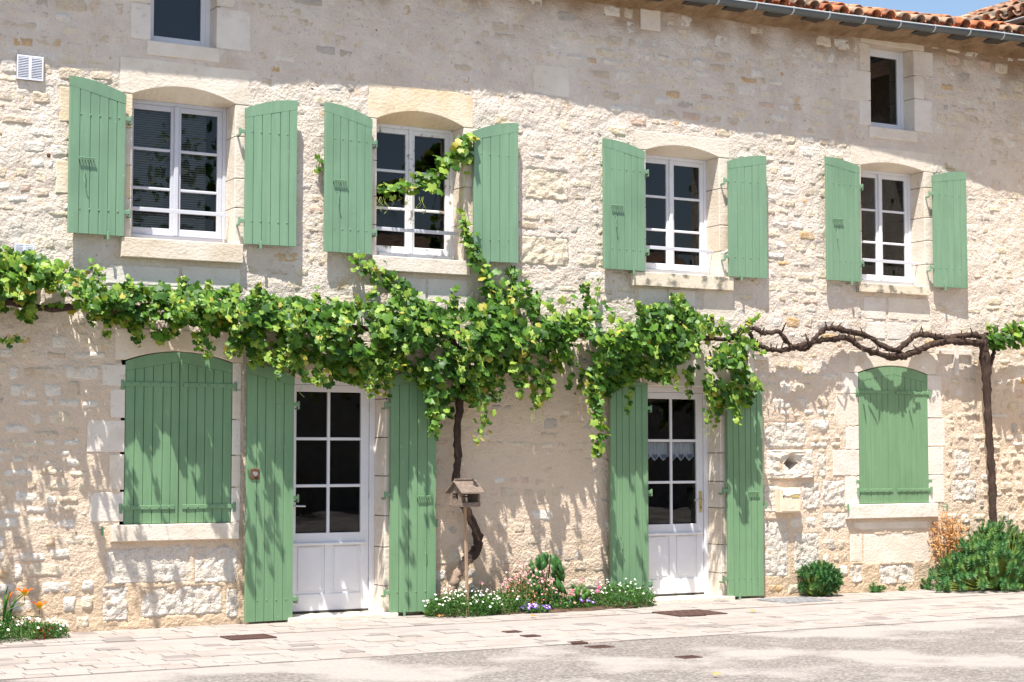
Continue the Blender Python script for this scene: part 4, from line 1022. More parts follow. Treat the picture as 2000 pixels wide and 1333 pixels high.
for mb, nm, mt in ((stems, 'shoots', M['tendril']), (tend, 'tendrils', M['tendril'])):
    mb.v = [tuple(p[k] - vine.location[k] for k in range(3)) for p in mb.v]; o = obj(nm, mb, mt, vine); o['kind'] = 'stuff'

# the second, nearly bare vine on the right
v2 = empty('grape_vine', (W(1944, 1140, -.2)[0], -.2, 0), label='bare twisted old vine with two entwined arms and a thin upright trunk', cat='vine', group='grape vines on the house front')
wood([(1946, 1140, .2, .045), (1945, 1080, .19, .042), (1941, 1020, .18, .04), (1938, 950, .16, .044), (1934, 880, .15, .045), (1930, 810, .15, .045), (1927, 750, .15, .05), (1924, 700, .15, .06), (1921, 668, .15, .062), (1926, 652, .15, .03)], 'trunk', M['bark'], v2, wob=.24)
wood([(1927, 735, .17, .03), (1937, 705, .17, .026), (1943, 680, .16, .028), (1950, 660, .15, .022), (1975, 655, .14, .022), (2060, 655, .14, .022)], 'branch', M['bark'], v2)
A1 = [(1922, 660), (1900, 655), (1875, 657), (1850, 661), (1830, 659), (1805, 654), (1790, 655), (1776, 664), (1762, 678), (1745, 684), (1720, 674), (1700, 661), (1680, 652), (1650, 646), (1630, 642), (1612, 643), (1600, 652), (1586, 669), (1573, 684), (1556, 680), (1543, 675), (1531, 661), (1521, 648), (1503, 652), (1485, 648), (1468, 641), (1448, 650), (1430, 655)]
A2 = [(1922, 668), (1905, 671), (1880, 668), (1850, 668), (1820, 673), (1800, 683), (1780, 690), (1760, 697), (1735, 696), (1710, 690), (1685, 681), (1665, 667), (1650, 660), (1625, 663), (1600, 667), (1575, 672), (1550, 679), (1530, 685), (1510, 684), (1490, 679), (1472, 668), (1464, 650)]
for A_, rr, dd in ((A1, .035, .13), (A2, .039, .15)):
    wood([(p[0], p[1], dd + .03 * math.sin(i * .9), rr * (1 - .45 * i / len(A_)) * rnd.uniform(.85, 1.2)) for i, p in enumerate(A_)], 'branch', M['bark'], v2, sub=4, wob=.36, seg=10)
sp = MB()
for A_ in (A1, A2):
    for p in A_[1:]:
        for k in range(2):
            if rnd.random() < .75:
                a = P3(p[0] + rnd.uniform(-8, 8), p[1], .21); L = rnd.uniform(.03, .11); dv = Vector((rnd.uniform(-.8, .8), rnd.uniform(-.5, .1), rnd.uniform(-.3, 1))).normalized()
                sp.tube([a, a + dv * L * .5, a + dv * L + Vector((rnd.uniform(-.015, .015), 0, .012))], [.012, .009, .005], 5, wob=.2)
sp.v = [tuple(p[k] - v2.location[k] for k in range(3)) for p in sp.v]; o = obj('spurs', sp, M['bark'], v2); o['kind'] = 'stuff'
stems = MB(); LF = Leaves()
strand([(1945, 668), (1970, 655), (2010, 650), (2080, 650), (2180, 655)], .06, 330, .25, .3, edge=.3, taper=False)
strand([(1945, 665), (1936, 645), (1932, 632)], .025, 20, .2, .22, size=(.03, .05), edge=.6)
LF.finish(v2, 60, GL)
stems.v = [tuple(p[k] - v2.location[k] for k in range(3)) for p in stems.v]; o = obj('shoots', stems, M['tendril'], v2); o['kind'] = 'stuff'

# ------------------------------------------------------------------ bird feeder on a post
fd = .42; bx_, bz_ = W(908, 990, -fd)
bf = empty('bird_feeder', (bx_, -fd, 0), label='weathered wooden bird feeder with a pitched roof on a thin post', cat='bird feeder')
bf.rotation_euler = (0, 0, R(14)); bf.scale = (.78, .75, 1)
mb = MB(); lean = .05; mb.tube([(lean, 0, -.02), (lean * .5, 0, bz_ * .5), (0, 0, bz_)], .021, 4); obj('post', mb, M['polewood'], bf)
mb = MB(); mb.box(-.155, .155, -.11, .11, bz_, bz_ + .016, .003); obj('floor_board', mb, M['greywood'], bf)
for q, nm in (((-.155, .155, -.122, -.108, bz_, bz_ + .042), 'edge_board'), ((-.155, .155, .108, .122, bz_, bz_ + .042), 'edge_board')):
    mb = MB(); mb.box(*q, .003); obj(nm, mb, M['greywood'], bf)
for s in (-1, 1):
    for t in (-1, 1):
        mb = MB(); mb.box(s * .145 - .014, s * .145 + .014, t * .095 - .012, t * .095 + .012, bz_ + .014, bz_ + .135, .003); obj('corner_post', mb, M['greywood'], bf)
    mb = MB(); mb.prism([(-.115, bz_ + .13), (.115, bz_ + .13), (0, bz_ + .215)], -.006, .006)
    mb.v = [(s * .145 + p[1], p[0], p[2]) for p in mb.v]; mb.f = [tuple(reversed(q)) for q in mb.f]; obj('gable', mb, M['greywood'], bf)
    mb = MB()
    for i in range(4):
        a = -.1 + i * .055
        if i in (1, 2) and s < 0: mb.box(s * .15 - .006, s * .15 + .006, a, a + .05, bz_ + .012, bz_ + .07)
        else: mb.box(s * .15 - .006, s * .15 + .006, a, a + .05, bz_ + .012, bz_ + .135)
    obj('side_board', mb, M['greywood'], bf)
for zz in (.085, .11):
    mb = MB(); mb.box(-.14, .14, .09, .1, bz_ + zz, bz_ + zz + .014); obj('rail', mb, M['greywood'], bf)
for t in (-1, 1):
    for i in range(3):
        mb = MB(); a0, a1 = i / 3, (i + 1) / 3 - .01; y0, z0_ = t * .165 * (1 - a0), bz_ + .125 + .115 * a0; y1_, z1_ = t * .165 * (1 - a1), bz_ + .125 + .115 * a1
        n_ = .012; mb.convex([(-.19, y0, z0_), (.19, y0, z0_), (.19, y1_, z1_), (-.19, y1_, z1_), (-.19, y0, z0_ + n_), (.19, y0, z0_ + n_), (.19, y1_, z1_ + n_), (-.19, y1_, z1_ + n_)], [(0, 1, 2, 3), (4, 5, 6, 7), (0, 1, 5, 4), (1, 2, 6, 5), (2, 3, 7, 6), (3, 0, 4, 7)])
        obj('roof_board', mb, M['greywood'], bf)
mb = MB(); mb.box(-.17, .13, -.016, .016, bz_ + .25, bz_ + .268, .003); obj('ridge_strip', mb, M['greywood'], bf)

# ------------------------------------------------------------------ letter box
x0, z0_ = W(1524, 1002, -.1); x1, z1_ = W(1563, 953, -.1); mw, mh = x1 - x0, z1_ - z0_
mx = empty('letter_box', ((x0 + x1) / 2, -.01, z0_), label='small cream metal letter box screwed to the rough stone wall', cat='letter box')
mb = MB(); mb.box(-mw / 2, mw / 2, -.1, .012, 0, mh, .008); obj('body', mb, M['plastic'], mx)
mb = MB(); mb.box(-mw / 2 + .012, mw / 2 - .012, -.106, -.099, .014, mh * .7, .003); obj('door_panel', mb, M['plastic'], mx)
mb = MB(); n = 12; v = []
for i in range(n + 1):
    u = i / n; xx = -mw / 2 + .02 + (mw - .04) * u; zz = mh * .74 - .018 * math.sin(math.pi * min(1, u * 1.6)) * (u < .62)
    v += [(xx, -.104, mh * .93), (xx, -.116, mh * .86), (xx, -.113, zz)]
mb.add(v, [(3 * i + k, 3 * i + 3 + k, 3 * i + 4 + k, 3 * i + 1 + k) for i in range(n) for k in (0, 1)]); obj('flap', mb, M['plasticl'], mx, smooth=True)
mb = MB(); mb.box(.005, mw / 2 - .03, -.112, -.104, mh * .61, mh * .7, .002); obj('name_plate', mb, M['brass'], mx)
mb = MB(); mb.dome((-mw / 2 + .035, -.105, mh * .65), .011, .008); obj('lock', mb, M['iron'], mx)
mb = MB()
for qx in (-.04, .02): mb.dome((qx, -.113, mh * .87), .005, .004)
obj('screws', mb, M['rust'], mx)
mb = MB(); mb.tube([(-.02, -.106, mh * .16), (0, -.107, mh * .22), (.03, -.107, mh * .27), (.065, -.106, mh * .29)], [.001, .003, .003, .001], 5)
mb.tube([(-.03, -.106, mh * .17), (.02, -.107, mh * .2), (.06, -.106, mh * .25)], [.001, .002, .001], 5); mb.tube([(-.03, -.106, mh * .23), (-.035, -.107, mh * .17), (-.028, -.106, mh * .14)], .0016, 5)
obj('embossed_swoosh', mb, M['plasticl'], mx)

# ------------------------------------------------------------------ ground
PW = 2.92                                                   # width of the pavement
mb = MB(); mb.add([(-150, -160, -.009), (150, -160, -.009), (150, 140, -.009), (-150, 140, -.009)], [(0, 1, 2, 3)]); road = obj('road', mb, M['road'], loc=(0, 0, 0)); road['kind'] = 'structure'
mb = MB(); mb.box(X0 - 4, 7.7, -PW, .04, -.05, -.006); pave = obj('pavement', mb, M['joint'], loc=(0, 0, 0)); pave['kind'] = 'structure'
mb = MB(); mb.box(X0 - 4, 7.7, -1.38, -1.02, -.04, .0, .004); obj('channel', mb, M['channel'], pave)
rows = []; y = -.03
while y > -PW + .05:
    if -1.02 > y - .12 and y > -1.02 - .1 and y > -1.3: y = -1.39
    dp = rnd.uniform(.12, .2) if y < -1 else rnd.uniform(.14, .2)
    if y - dp < -PW + .1: dp = y + PW - .002
    if y > -1.02 and y - dp < -1.02: dp = y + 1.015
    if dp > .05: rows.append((y, dp))
    y -= dp + .012
pav = []
for y, dp in rows:
    x = X0 - 4 + rnd.uniform(0, .2)
    while x < 7.65:
        w = rnd.uniform(.15, .3); w = min(w, 7.68 - x)
        if w > .05: pav.append((x, x + w - .013, y - dp, y))
        x += w
def near(p): return (p[0] - CAM.x) ** 2 + (p[2] - CAM.y) ** 2
vis = lambda p: -7 < p[0] < 7.2 and p[0] > -5.15 - (p[2]) * -.0 - .5
pav.sort(key=lambda p: near(p) + (0 if p[1] > -5.35 - .2 * p[2] * -1 else 500))
joined = MB()
for i, p in enumerate(pav):
    dz = rnd.uniform(-.004, .005); mi = rnd.choices(range(4), (5, 4, 3, 1))[0]
    mb = MB() if i < 295 else joined
    mb.box(p[0], p[1], p[2], p[3], -.05, .0 + dz, .004, 0 if i < 295 else mi)
    if i < 295: obj('paver', mb, PAV[mi], pave)
o = obj('pavers_beyond', joined, PAV, pave); o['kind'] = 'stuff'

def cover_at(name, px, py, w, d, mat, label, cat, h=.012, slots=0, frame=True, group=None):
    x, y = G(px, py); r = empty(name, (x, y, 0), label=label, cat=cat, group=group); w, d = w / 2, d / 2
    if frame:
        mb = MB(); b = .018
        mb.box(-w, w, -d, -d + b, -.03, h, .002); mb.box(-w, w, d - b, d, -.03, h, .002); mb.box(-w, -w + b, -d + b, d - b, -.03, h, .002); mb.box(w - b, w, -d + b, d - b, -.03, h, .002); obj('frame', mb, mat, r)
        w -= b + .003; d -= b + .003
    if slots:
        n = slots
        for i in range(n):
            a = -w + 2 * w * i / n; mb = MB(); mb.box(a, a + 2 * w / n * .62, -d, d, -.03, h - .002, .002); obj('bar', mb, mat, r)
        mb = MB(); mb.box(-w, w, -.012, .012, -.03, h - .006); obj('cross_bar', mb, mat, r)
    else:
        mb = MB(); mb.box(-w, w, -d, d, -.03, h - .003, .002); obj('lid', mb, mat, r)
        mb = MB()
        for i in range(6):
            for j in range(3): mb.box(-w + 2 * w * (i + .3) / 6, -w + 2 * w * (i + .7) / 6, -d + 2 * d * (j + .3) / 3, -d + 2 * d * (j + .6) / 3, h - .004, h + .001)
        obj('tread_pattern', mb, mat, r)
cover_at('drain_grate', 485, 1246, .4, .3, M['grate'], 'rusty square drain grate in the pale channel by the lockable shutter', 'drain', slots=9)
cover_at('door_mat', 1347, 1199, .56, .48, M['grate'], 'flat brown bristle mat in front of the curtained door', 'mat', slots=0, h=.016, frame=False)
cover_at('access_cover', 1553, 1173.5, .62, .5, M['plate'], 'grey steel access cover near the round green bush', 'cover')
for (px, py, w, lb) in ((1000, 1235, .17, 'small brown valve cover nearest the flower bed'), (1036, 1243, .17, 'small brown valve cover just off the flower bed, beyond the first'), (1128, 1256, .16, 'small brown valve cover at the paving edge, the narrower of the pair'),
                       (1171, 1262, .23, 'brown valve cover at the paving edge, the larger of the pair'), (1345, 1282, .2, 'lone brown valve cover set in the asphalt')):
    cover_at('valve_cover', px, py, w * .85, w * .7, M['grate'], lb, 'cover', group='brown valve covers in the street', h=.008 if G(px, py)[1] > -PW else -.002)

# ------------------------------------------------------------------ plants
def blades(mb, c, n, L, spread, wd, m=0, up=.6, droop=.3):
    """thin arching leaves from c"""
    for i in range(n):
        a = rnd.uniform(0, 2 * math.pi); e = rnd.uniform(up * .6, 1.3); l = L * rnd.uniform(.6, 1.15)
        d = Vector((math.cos(a) * spread, math.sin(a) * spread, e)).normalized(); s = Vector((-math.sin(a), math.cos(a), 0)) * wd
        p0 = Vector(c); p1 = p0 + d * l * .55; p2 = p0 + d * l - Vector((0, 0, droop * l)) + Vector((math.cos(a), math.sin(a), 0)) * l * .15
        mb.add([p0 - s * .5, p0 + s * .5, p1 + s, p1 - s, p2], [(0, 1, 2, 3), (3, 2, 4)], m)
def leaflets(mb, n, cen, rad, size, m=(0,), top=1.0):
    """small leaves filling a mound (half ellipsoid)"""
    for i in range(n):
        a = rnd.uniform(0, 2 * math.pi); r = rnd.random() ** .45; u = rnd.random() ** .8
        hgt = u * math.sqrt(max(0, 1 - r * r * .8)); lump = .75 + .5 * n1(cen[0] + math.cos(a) * r * 4, cen[1] + math.sin(a) * r * 4 + 7, 3)
        p = Vector((cen[0] + rad[0] * r * math.cos(a), cen[1] + rad[1] * r * math.sin(a), cen[2] + rad[2] * hgt * lump * top))
        d = Vector((rnd.gauss(0, 1), rnd.gauss(0, 1), rnd.gauss(.5, .7))).normalized(); s = d.orthogonal().normalized(); s = Matrix.Rotation(rnd.uniform(0, 6.28), 3, d) @ s
        l = size * rnd.uniform(.6, 1.3); w = s * l * .2
        mb.add([p, p + d * l * .5 + w, p + d * l, p + d * l * .5 - w], [(0, 1, 2, 3)], rnd.choice(m))
def daisy(mb, p, r, pm=0, cm=1, n=7, nrm=None):
    n_ = nrm or Vector((rnd.gauss(0, .4), -.6 + rnd.gauss(0, .3), .8)).normalized(); s = n_.orthogonal().normalized(); t = n_.cross(s); p = Vector(p)
    pts = []
    for k in range(n * 2):
        a = math.pi * k / n; rr = r if k % 2 == 0 else r * .72; pts.append(p + (s * math.cos(a) + t * math.sin(a)) * rr)
    mb.add([p + n_ * r * .1] + pts, [(0, 1 + k, 1 + (k + 1) % (n * 2)) for k in range(n * 2)], pm)
    c = p + n_ * r * .16; mb.add([c + (s * math.cos(a) + t * math.sin(a)) * r * .36 for a in [2 * math.pi * k / 6 for k in range(6)]], [tuple(range(6))], cm)
def mound(name, px, dd_, rad, label, nl, size, mats, nf, fr, fmat, cat='plant', fcent=None, lift=.0):
    x, y = (W(px, 1195, -dd_)[0], -dd_) if dd_ < 5 else G(px, dd_); r = empty(name, (x, y, 0), label=label, cat=cat, group={'daisy_clump': 'daisy clumps along the wall', 'petunia_plant': 'petunias in the flower bed'}.get(name))
    mb = MB(); leaflets(mb, nl, (0, 0, 0), rad, size, tuple(range(len(mats)))); o = obj('foliage', mb, mats, r, loc=(0, 0, 0)); o['kind'] = 'stuff'
    st = MB(); fl = MB()
    for i in range(nf):
        a = rnd.uniform(0, 6.283); q = rnd.random() ** .5; z_ = rad[2] * math.sqrt(max(0, 1 - q * q * .85)) * rnd.uniform(.55, 1.05) + lift * rnd.random()
        p = (rad[0] * q * math.cos(a) * 1.05, rad[1] * q * math.sin(a) * 1.05, max(.03, z_) + .02)
        daisy(fl, p, fr * rnd.uniform(.8, 1.2)); st.tube([(p[0] * .9, p[1] * .9, p[2] - .07 - lift * .5), p], .0018, 3, cap=False)
    if nf: o = obj('flowers', fl, [fmat, fcent or M['petyellow']], r, loc=(0, 0, 0)); o['kind'] = 'stuff'; o = obj('stalks', st, mats[0], r, loc=(0, 0, 0)); o['kind'] = 'stuff'
    return r
mb = MB(); v = []; f = []; nn = 40                        # bare soil of the flower bed
for i in range(nn + 1):
    xx = W(835, 1195, -.2)[0] + (W(1265, 1195, -.2)[0] - W(835, 1195, -.2)[0]) * i / nn; dd_ = (.42 + .1 * n1(i * .4, 2, 3)) * math.sin(math.pi * (.12 + .76 * i / nn)) ** .4
    for k, (u, h_) in enumerate(((0, .03), (.5, .04), (.9, .02), (1, .004))): v.append((xx + .01 * n1(i, k, 4), .0 - dd_ * u, h_ * (.6 + .8 * n1(i * .8, k * 2.2, 6))))
for i in range(nn):
    for k in range(3): f.append((i * 4 + k, i * 4 + k + 1, i * 4 + 5 + k, i * 4 + 4 + k))
mb.add(v, f); o = obj('flower_bed', mb, M['soil'], smooth=True); o['kind'] = 'structure'
HB = [M['grass'], M['herbdark'], M['grass']]
mound('daisy_clump', 905, .27, (.4, .24, .23), 'spreading clump of tiny white daisies at the foot of the bird feeder', 5200, .028, HB, 135, .0115, M['petwhite'], lift=.05)
mound('daisy_clump', 982, .27, (.26, .2, .23), 'small dense green clump between the white daisies and the pink flowers', 2200, .028, HB, 24, .011, M['petwhite'])
g = mound('gaura_plant', 1035, .22, (.3, .17, .36), 'airy plant with many small pale pink flowers beside the tall leafy vine', 1900, .032, [M['grass'], M['herbdark'], M['dry']], 190, .014, M['petpink'], fcent=M['petmag'], lift=.16)
mound('ground_cover', 1095, .24, (.4, .18, .14), 'low dark green ground cover behind the violet petunias', 2400, .03, [M['herbdark'], M['grass']], 12, .014, M['petmag'])
mound('petunia_plant', 1047, .4, (.15, .08, .08), 'low petunia covered with violet flowers at the paving edge', 420, .03, HB, 26, .026, M['petpurple'], fcent=M['petwhite'])
mound('petunia_plant', 1130, .34, (.17, .08, .12), 'sparse violet petunia under the broad leaved dahlia', 420, .03, HB, 8, .024, M['petpurple'], fcent=M['petwhite'])
mound('daisy_clump', 1215, .25, (.38, .22, .25), 'green clump of sparse white daisies against the straight topped shutter', 3800, .028, [M['grass'], M['grass'], M['herbdark']], 55, .011, M['petwhite'], lift=.06)
# broad leaved plants
def broad(name, px, py, spots, size, mat, label, hgt):
    x, y = W(px, 1190, -py)[0], -py; r = empty(name, (x, y, 0), label=label, cat='plant'); mb = MB()
    for dx, dz in ((-.03, 0), (.04, 0)): mb.tube([(dx * .3, 0, 0), (dx, -.02, hgt * .5), (dx * 1.5, -.03, hgt)], .008, 5)
    obj('stem', mb, M['grass'], r, loc=(0, 0, 0))
    for (lx, ly, lz, sz, tw) in spots:
        mb = MB(); L = sz; w = sz * .27; n = Vector((tw * .6, -.8, .45)).normalized(); b = Vector((tw, -.12, -1)); b = (b - n * b.dot(n)).normalized(); a = b.cross(n); p = Vector((lx, ly, lz))
        prof = [(0, 0), (.25, .8), (.5, 1), (.78, .62), (1, 0)]; v = []
        for t, q in prof: v += [p + b * L * t - a * w * q - n * .03 * t * t, p + b * L * t + n * (.02 * q - .05 * t * t * L), p + b * L * t + a * w * q - n * .03 * t * t]
        mb.add(v, [(3 * i + k, 3 * i + k + 1, 3 * i + 4 + k, 3 * i + 3 + k) for i in range(4) for k in (0, 1)]); obj('leaf', mb, mat, r, smooth=True)
    return r
sp_ = []
for i in range(46):
    u = rnd.random(); side = rnd.choice((-1, 1)); zz = .12 + .42 * u
    sp_.append((side * (.055 + .06 * math.sin(u * 2.6)) + rnd.gauss(0, .03), -.05 + rnd.gauss(0, .03), zz + rnd.uniform(0, .05), rnd.uniform(.09, .15), rnd.gauss(side * .25, .3)))
for i in range(10): sp_.append((rnd.uniform(-.1, .1), -.06, .56 + rnd.uniform(-.03, .03), rnd.uniform(.1, .14), rnd.gauss(0, .5)))
broad('creeper_plant', 1062, .2, sp_, .1, M['herbdark'], 'tall drooping plant with long dark green leaves against the wall', .55)
sp_ = [(rnd.uniform(-.11, .11), -.05 + rnd.gauss(0, .03), rnd.uniform(.08, .26), rnd.uniform(.07, .1), rnd.gauss(0, .7)) for i in range(20)]
dh = broad('dahlia_plant', 1128, .28, sp_, .1, M['grass'], 'short broad leaved dahlia with dusky pink heads', .24)
def bloom(root, p, r, mat, cm, n=9, layers=2):
    mb = MB()
    for l in range(layers): daisy(mb, (p[0], p[1] - .004 * l, p[2] + .004 * l), r * (1 - .3 * l), n=n)
    return obj('flower', mb, [mat, cm], root)
for p in ((-.1, -.08, .2), (.0, -.06, .3), (.2, -.06, .27), (.21, -.07, .22), (.19, -.07, .18), (-.12, -.08, .16)): bloom(dh, p, rnd.uniform(.018, .03), M['petmag'], M['petpink'])
x, y = W(938, 1160, -.25)[0], -.25; pk = empty('pink_flower', (x, y, 0), label='single large pink flower standing above the white daisies', cat='flower')
mb = MB(); mb.tube([(0, 0, 0), (.01, 0, .12), (0, 0, .3)], .004, 5); obj('stem', mb, M['grass'], pk, loc=(0, 0, 0)); bloom(pk, (0, -.01, .3), .042, M['petpink'], M['petmag'], 11, 3)
# spurge bushes: bottle brush heads
def spurge(px, py, heads, rad, label, hsz=.09, light=.12, cat='bush', ball=False):
    y = -rad[1] * .8 - .03; x = W(px, py, y)[0]; r = empty('spurge_bush', (x, y, 0), label=label, cat=cat, group='spurge plants along the foot of the wall'); st = MB(); mb = MB()
    for i in range(heads):
        a = rnd.uniform(0, 6.283); q = rnd.random() ** .5; u = rnd.uniform(.15, 1); el = math.sqrt(max(0, 1 - q * q))
        t = rnd.uniform(.82, 1.08)
        p = Vector((rad[0] * q * math.cos(a) * t, rad[1] * q * math.sin(a) * t, max(hsz * .4, rad[2] * (el * rnd.uniform(.75, 1.05) if rnd.random() < .7 else el * u))))
        if heads > 200: p.z *= .8 + .42 * n1(p.x * 2.3 + 3, p.y * 2.3 + 9, 12)
        ax = Vector((math.cos(a) * q * 1.2, math.sin(a) * q * 1.2 - .35, .65)).normalized()
        if ball:
            ax = Vector((rnd.gauss(0, 1), rnd.gauss(-.35, 1), rnd.gauss(.35, 1))).normalized(); t = rnd.uniform(.85, 1.02)
            p = Vector((ax.x * rad[0] * t, ax.y * rad[1] * t, rad[2] * (.5 + .5 * ax.z * t))); p.z = max(p.z, .03)
        m = 1 if rnd.random() < light else 0
        st.tube([(p.x * .25, p.y * .25, 0), (p.x * .7, p.y * .7, p.z * .5), p], .005, 4, cap=False)
        s = ax.orthogonal().normalized(); t2 = ax.cross(s); H2 = hsz * rnd.uniform(.8, 1.25)
        for k in range(40):
            h = k / 40; an = k * 2.4; od = s * math.cos(an) + t2 * math.sin(an)
            d = (od * (1.2 - .95 * h) + ax * (.12 + .7 * h)).normalized(); b0 = p + ax * (H2 * (.9 * h - .5)); L = H2 * rnd.uniform(.6, .8) * (1 - .35 * h)
            w = d.cross(ax); w = (w.normalized() if w.length > .01 else s) * .0055 * (hsz / .09)
            mb.add([b0 - w * .5, b0 + w * .5, b0 + d * L * .65 + w, b0 + d * L, b0 + d * L * .65 - w], [(0, 1, 2, 3, 4)], m)
    o = obj('foliage', mb, [M['spurge'], M['spurgelight']], r, loc=(0, 0, 0)); o['kind'] = 'stuff'; o = obj('stems', st, M['tendril'], r, loc=(0, 0, 0)); o['kind'] = 'stuff'
    return r
spurge(1600, 1160, 190, (.225, .2, .34), 'compact round green spurge bush by the grey cover plate', .075, .06, ball=True)
spurge(1712, 1151, 9, (.07, .06, .07), 'small spurge seedling below the large smooth block', .07, .5)
spurge(1763, 1148, 5, (.03, .03, .03), 'tiny spurge sprout between the two small seedlings', .05, .1)
spurge(1811, 1146, 10, (.07, .06, .13), 'small upright spurge seedling next to the big bush', .075, .1)
spurge(1955, 1142, 700, (.95, .48, .64), 'large sprawling spurge bush at the foot of the bare vine', .082, .25)
x, y = W(1860, 1140, -.12)[0], -.12; dp = empty('dried_plant', (x, -.12, 0), label='dry orange brown flower stalks behind the large spurge bush', cat='plant'); mb = MB(); st = MB()
for i in range(30):
    tx, tz = rnd.gauss(0, .15), rnd.uniform(.45, .9); ty = rnd.uniform(-.08, .1); st.tube([(tx * .3, ty, 0), (tx * .7, ty, tz * .6), (tx, ty, tz)], .003, 3, cap=False)
    for k in range(34):
        p = Vector((tx + rnd.gauss(0, .04), ty + rnd.gauss(0, .03), tz - rnd.random() * .28)); d = Vector((rnd.gauss(0, 1), rnd.gauss(0, 1), rnd.gauss(0, 1))).normalized() * rnd.uniform(.012, .024); s = d.orthogonal() * .4
        mb.add([p - d, p + s, p + d, p - s], [(0, 1, 2, 3)])
o = obj('seed_heads', mb, M['dry'], dp, loc=(0, 0, 0)); o['kind'] = 'stuff'; o = obj('stalks', st, M['dry'], dp, loc=(0, 0, 0)); o['kind'] = 'stuff'
# daylily at the left edge, daisies at its foot
x, y = G(10, 1250); dl = empty('daylily', (x, y + .12, 0), label='orange daylily with strap leaves and two open flowers', cat='flower'); O = dl.location
mb = MB()
blades(mb, (0, 0, 0), 34, .55, .45, .011, up=.8, droop=.22); blades(mb, (-.25, .02, 0), 34, .55, .45, .011, up=.8, droop=.22); obj('leaves', mb, M['herbdark'], dl, loc=(0, 0, 0))['kind'] = 'stuff'
def lily(px, py, d, bud=False):
    p = P3(px, py, -(O.y)) - O; mb = MB(); b0 = Vector((rnd.uniform(-.1, 0), 0, 0))
    mb.tube([b0, b0.lerp(p, .5) + Vector((-.05, 0, .06)), p - Vector((0, 0, .05)), p], .004, 5); obj('flower_stalk', mb, M['grass'], dl, loc=(0, 0, 0))
    mb = MB()
    if bud: mb.tube([p, p + Vector((.02, 0, .03)), p + Vector((.045, 0, .065))], [.007, .012, .003], 6)
    else:
        for k in range(6):
            a = 2 * math.pi * k / 6 + .3; od = Vector((math.cos(a), math.sin(a), 0)); L = .085; s = Vector((-math.sin(a), math.cos(a), 0)) * (.014 if k % 2 else .02)
            q = [p, p + od * L * .35 + Vector((0, 0, .045)), p + od * L * .8 + Vector((0, 0, .07)), p + od * L * 1.15 + Vector((0, 0, .062))]
            mb.add([q[0], q[1] - s, q[1] + s, q[2] - s * .9, q[2] + s * .9, q[3]], [(0, 2, 1)], 1); mb.add([q[1] - s, q[1] + s, q[2] + s * .9, q[2] - s * .9, q[3]], [(0, 1, 2, 3), (3, 2, 4)], 0)
    obj('flower', mb, [M['petorange'], M['petyellow']], dl, loc=(0, 0, 0))
lily(48, 1166, 0); lily(77, 1192, 0); lily(14, 1172, 0, True)
mound('daisy_clump', 12, 1251, (.52, .2, .17), 'green clump of white daisies around the daylily', 3600, .03, HB, 60, .012, M['petwhite'], lift=.04)
mound('red_flower_plant', 88, 1248, (.1, .08, .1), 'small red flowered plant at the end of the daisy clump', 380, .03, [M['herbdark'], M['petred'], M['grass']], 4, .014, M['petred'])
# fallen leaves
for px, py, lb in ((860, 1207, 'brown fallen leaf under the white daisies'), (1042, 1207, 'curled orange fallen leaf below the petunias'), (1470, 1197, 'yellow fallen leaf on the paving by the grey cover'), (1400, 1322, 'orange scrap of leaf on the asphalt')):
    x, y = G(px, py); o = link('fallen_leaf', npmesh('fallen_leaf', LV[3][0] * .035, LV[3][1], [GL[3] if 'yellow' in lb else M['dry']]), None, (x, y, .028)); o.rotation_euler = (.2, .1, px); tag(o, lb, 'leaf', 'fallen leaves on the ground')

# ------------------------------------------------------------------ across the street (seen in the panes)
oh = empty('opposite_house', (15, -27, 0), label='stone house across the street with a tiled gable roof', cat='house')
mb = MB(); mb.box(-7, 7, -4, 0, 0, 6.2); obj('wall', mb, stonem('shaded_rubble', (.2, .17, .14), (.5, .43, .35), scale=5, bump=1, bscale=9, bdist=.08), oh, loc=(0, 0, 0))
mb = MB(); v = [(-7.4, .4, 6.1), (7.4, .4, 6.1), (7.4, -2, 8.0), (-7.4, -2, 8.0), (7.4, -4.4, 6.1), (-7.4, -4.4, 6.1)]; mb.add(v, [(0, 1, 2, 3), (3, 2, 4, 5), (0, 3, 5), (1, 4, 2)]); orf = obj('roof', mb, M['tileold'], oh, loc=(0, 0, 0))
for q in (-5, -2, 1.5, 4.5):
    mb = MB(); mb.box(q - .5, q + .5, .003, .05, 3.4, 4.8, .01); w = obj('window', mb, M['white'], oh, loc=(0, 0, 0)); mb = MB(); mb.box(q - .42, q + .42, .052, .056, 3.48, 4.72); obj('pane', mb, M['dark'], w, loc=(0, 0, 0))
mb = MB(); mb.box(-.6, .5, .003, .06, 0, 2.2, .01); obj('door', mb, M['green_lo'], oh, loc=(0, 0, 0))
fn = empty('picket_fence', (0, -23.5, 0), label='grey picket fence across the street before the hedge', cat='fence')
mb = MB(); mb.box(-8, 8, .03, .07, .35, .43); mb.box(-8, 8, .03, .07, .95, 1.03); obj('rail', mb, M['greywood'], fn, loc=(0, 0, 0))
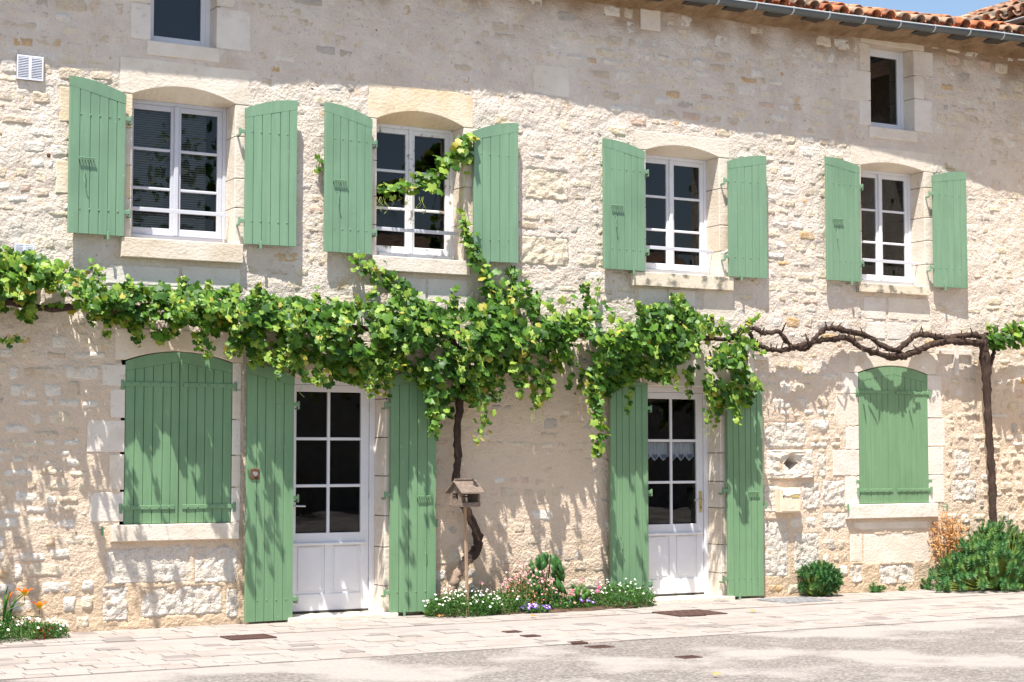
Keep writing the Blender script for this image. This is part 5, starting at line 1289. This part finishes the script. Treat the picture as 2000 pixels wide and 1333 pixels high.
for i in range(110): mb = MB(); mb.box(-.05, .05, 0, .025, .05, 1.25, .006); o = obj('picket', mb, M['greywood'], fn); o.location = (-8 + i * .146, 0, .05)
def far_tree(x, y, h, r, n, label):
    t = empty('tree', (x, y, 0), label=label, cat='tree', group='trees across the street'); mb = MB(); mb.tube([(0, 0, -.1), (.05, 0, h * .3), (-.05, .1, h * .6), (0, 0, h * .85)], [.2, .16, .1, .04], 8, wob=.1)
    for k in range(6): a = k * 1.05; mb.tube([(0, 0, h * (.35 + .06 * k)), (math.cos(a) * r * .7, math.sin(a) * r * .7, h * (.5 + .06 * k))], [.08, .02], 6)
    obj('trunk', mb, M['bark'], t, loc=(0, 0, 0)); mb = MB()
    cl = [(rnd.gauss(0, r * .45), rnd.gauss(0, r * .4), h * rnd.uniform(.35, .95)) for k in range(26)]
    for i in range(n):
        c = rnd.choice(cl); p = Vector(c) + Vector((rnd.gauss(0, r * .2), rnd.gauss(0, r * .2), rnd.gauss(0, r * .16))); d = Vector((rnd.gauss(0, 1), rnd.gauss(0, 1), rnd.gauss(0, 1))).normalized(); s = d.orthogonal().normalized()
        mb.add([p - d * .14, p + s * .09, p + d * .14, p - s * .09], [(0, 1, 2, 3)])
    obj('crown', mb, GL[0], t, loc=(0, 0, 0))
far_tree(3.5, -26, 9.5, 3, 2600, 'tall dense tree behind the picket fence'); far_tree(-3.5, -27, 8, 2.6, 2000, 'lower tree at the end of the picket fence')
hg = empty('hedge', (0, -25, 0), label='clipped hedge behind the picket fence', cat='hedge'); mb = MB()
for i in range(5000):
    p = Vector((rnd.uniform(-8, 8), rnd.uniform(-.5, .5), rnd.uniform(0, 1.9))); d = Vector((rnd.gauss(0, 1), rnd.gauss(0, 1), rnd.gauss(0, 1))).normalized(); s = d.orthogonal().normalized(); mb.add([p - d * .1, p + s * .06, p + d * .1, p - s * .06], [(0, 1, 2, 3)])
obj('foliage', mb, GL[0], hg, loc=(0, 0, 0)); mb = MB(); mb.box(-8, 8, -.3, .3, 0, 1.6, .1); obj('inner_twigs', mb, M['bark'], hg, loc=(0, 0, 0))
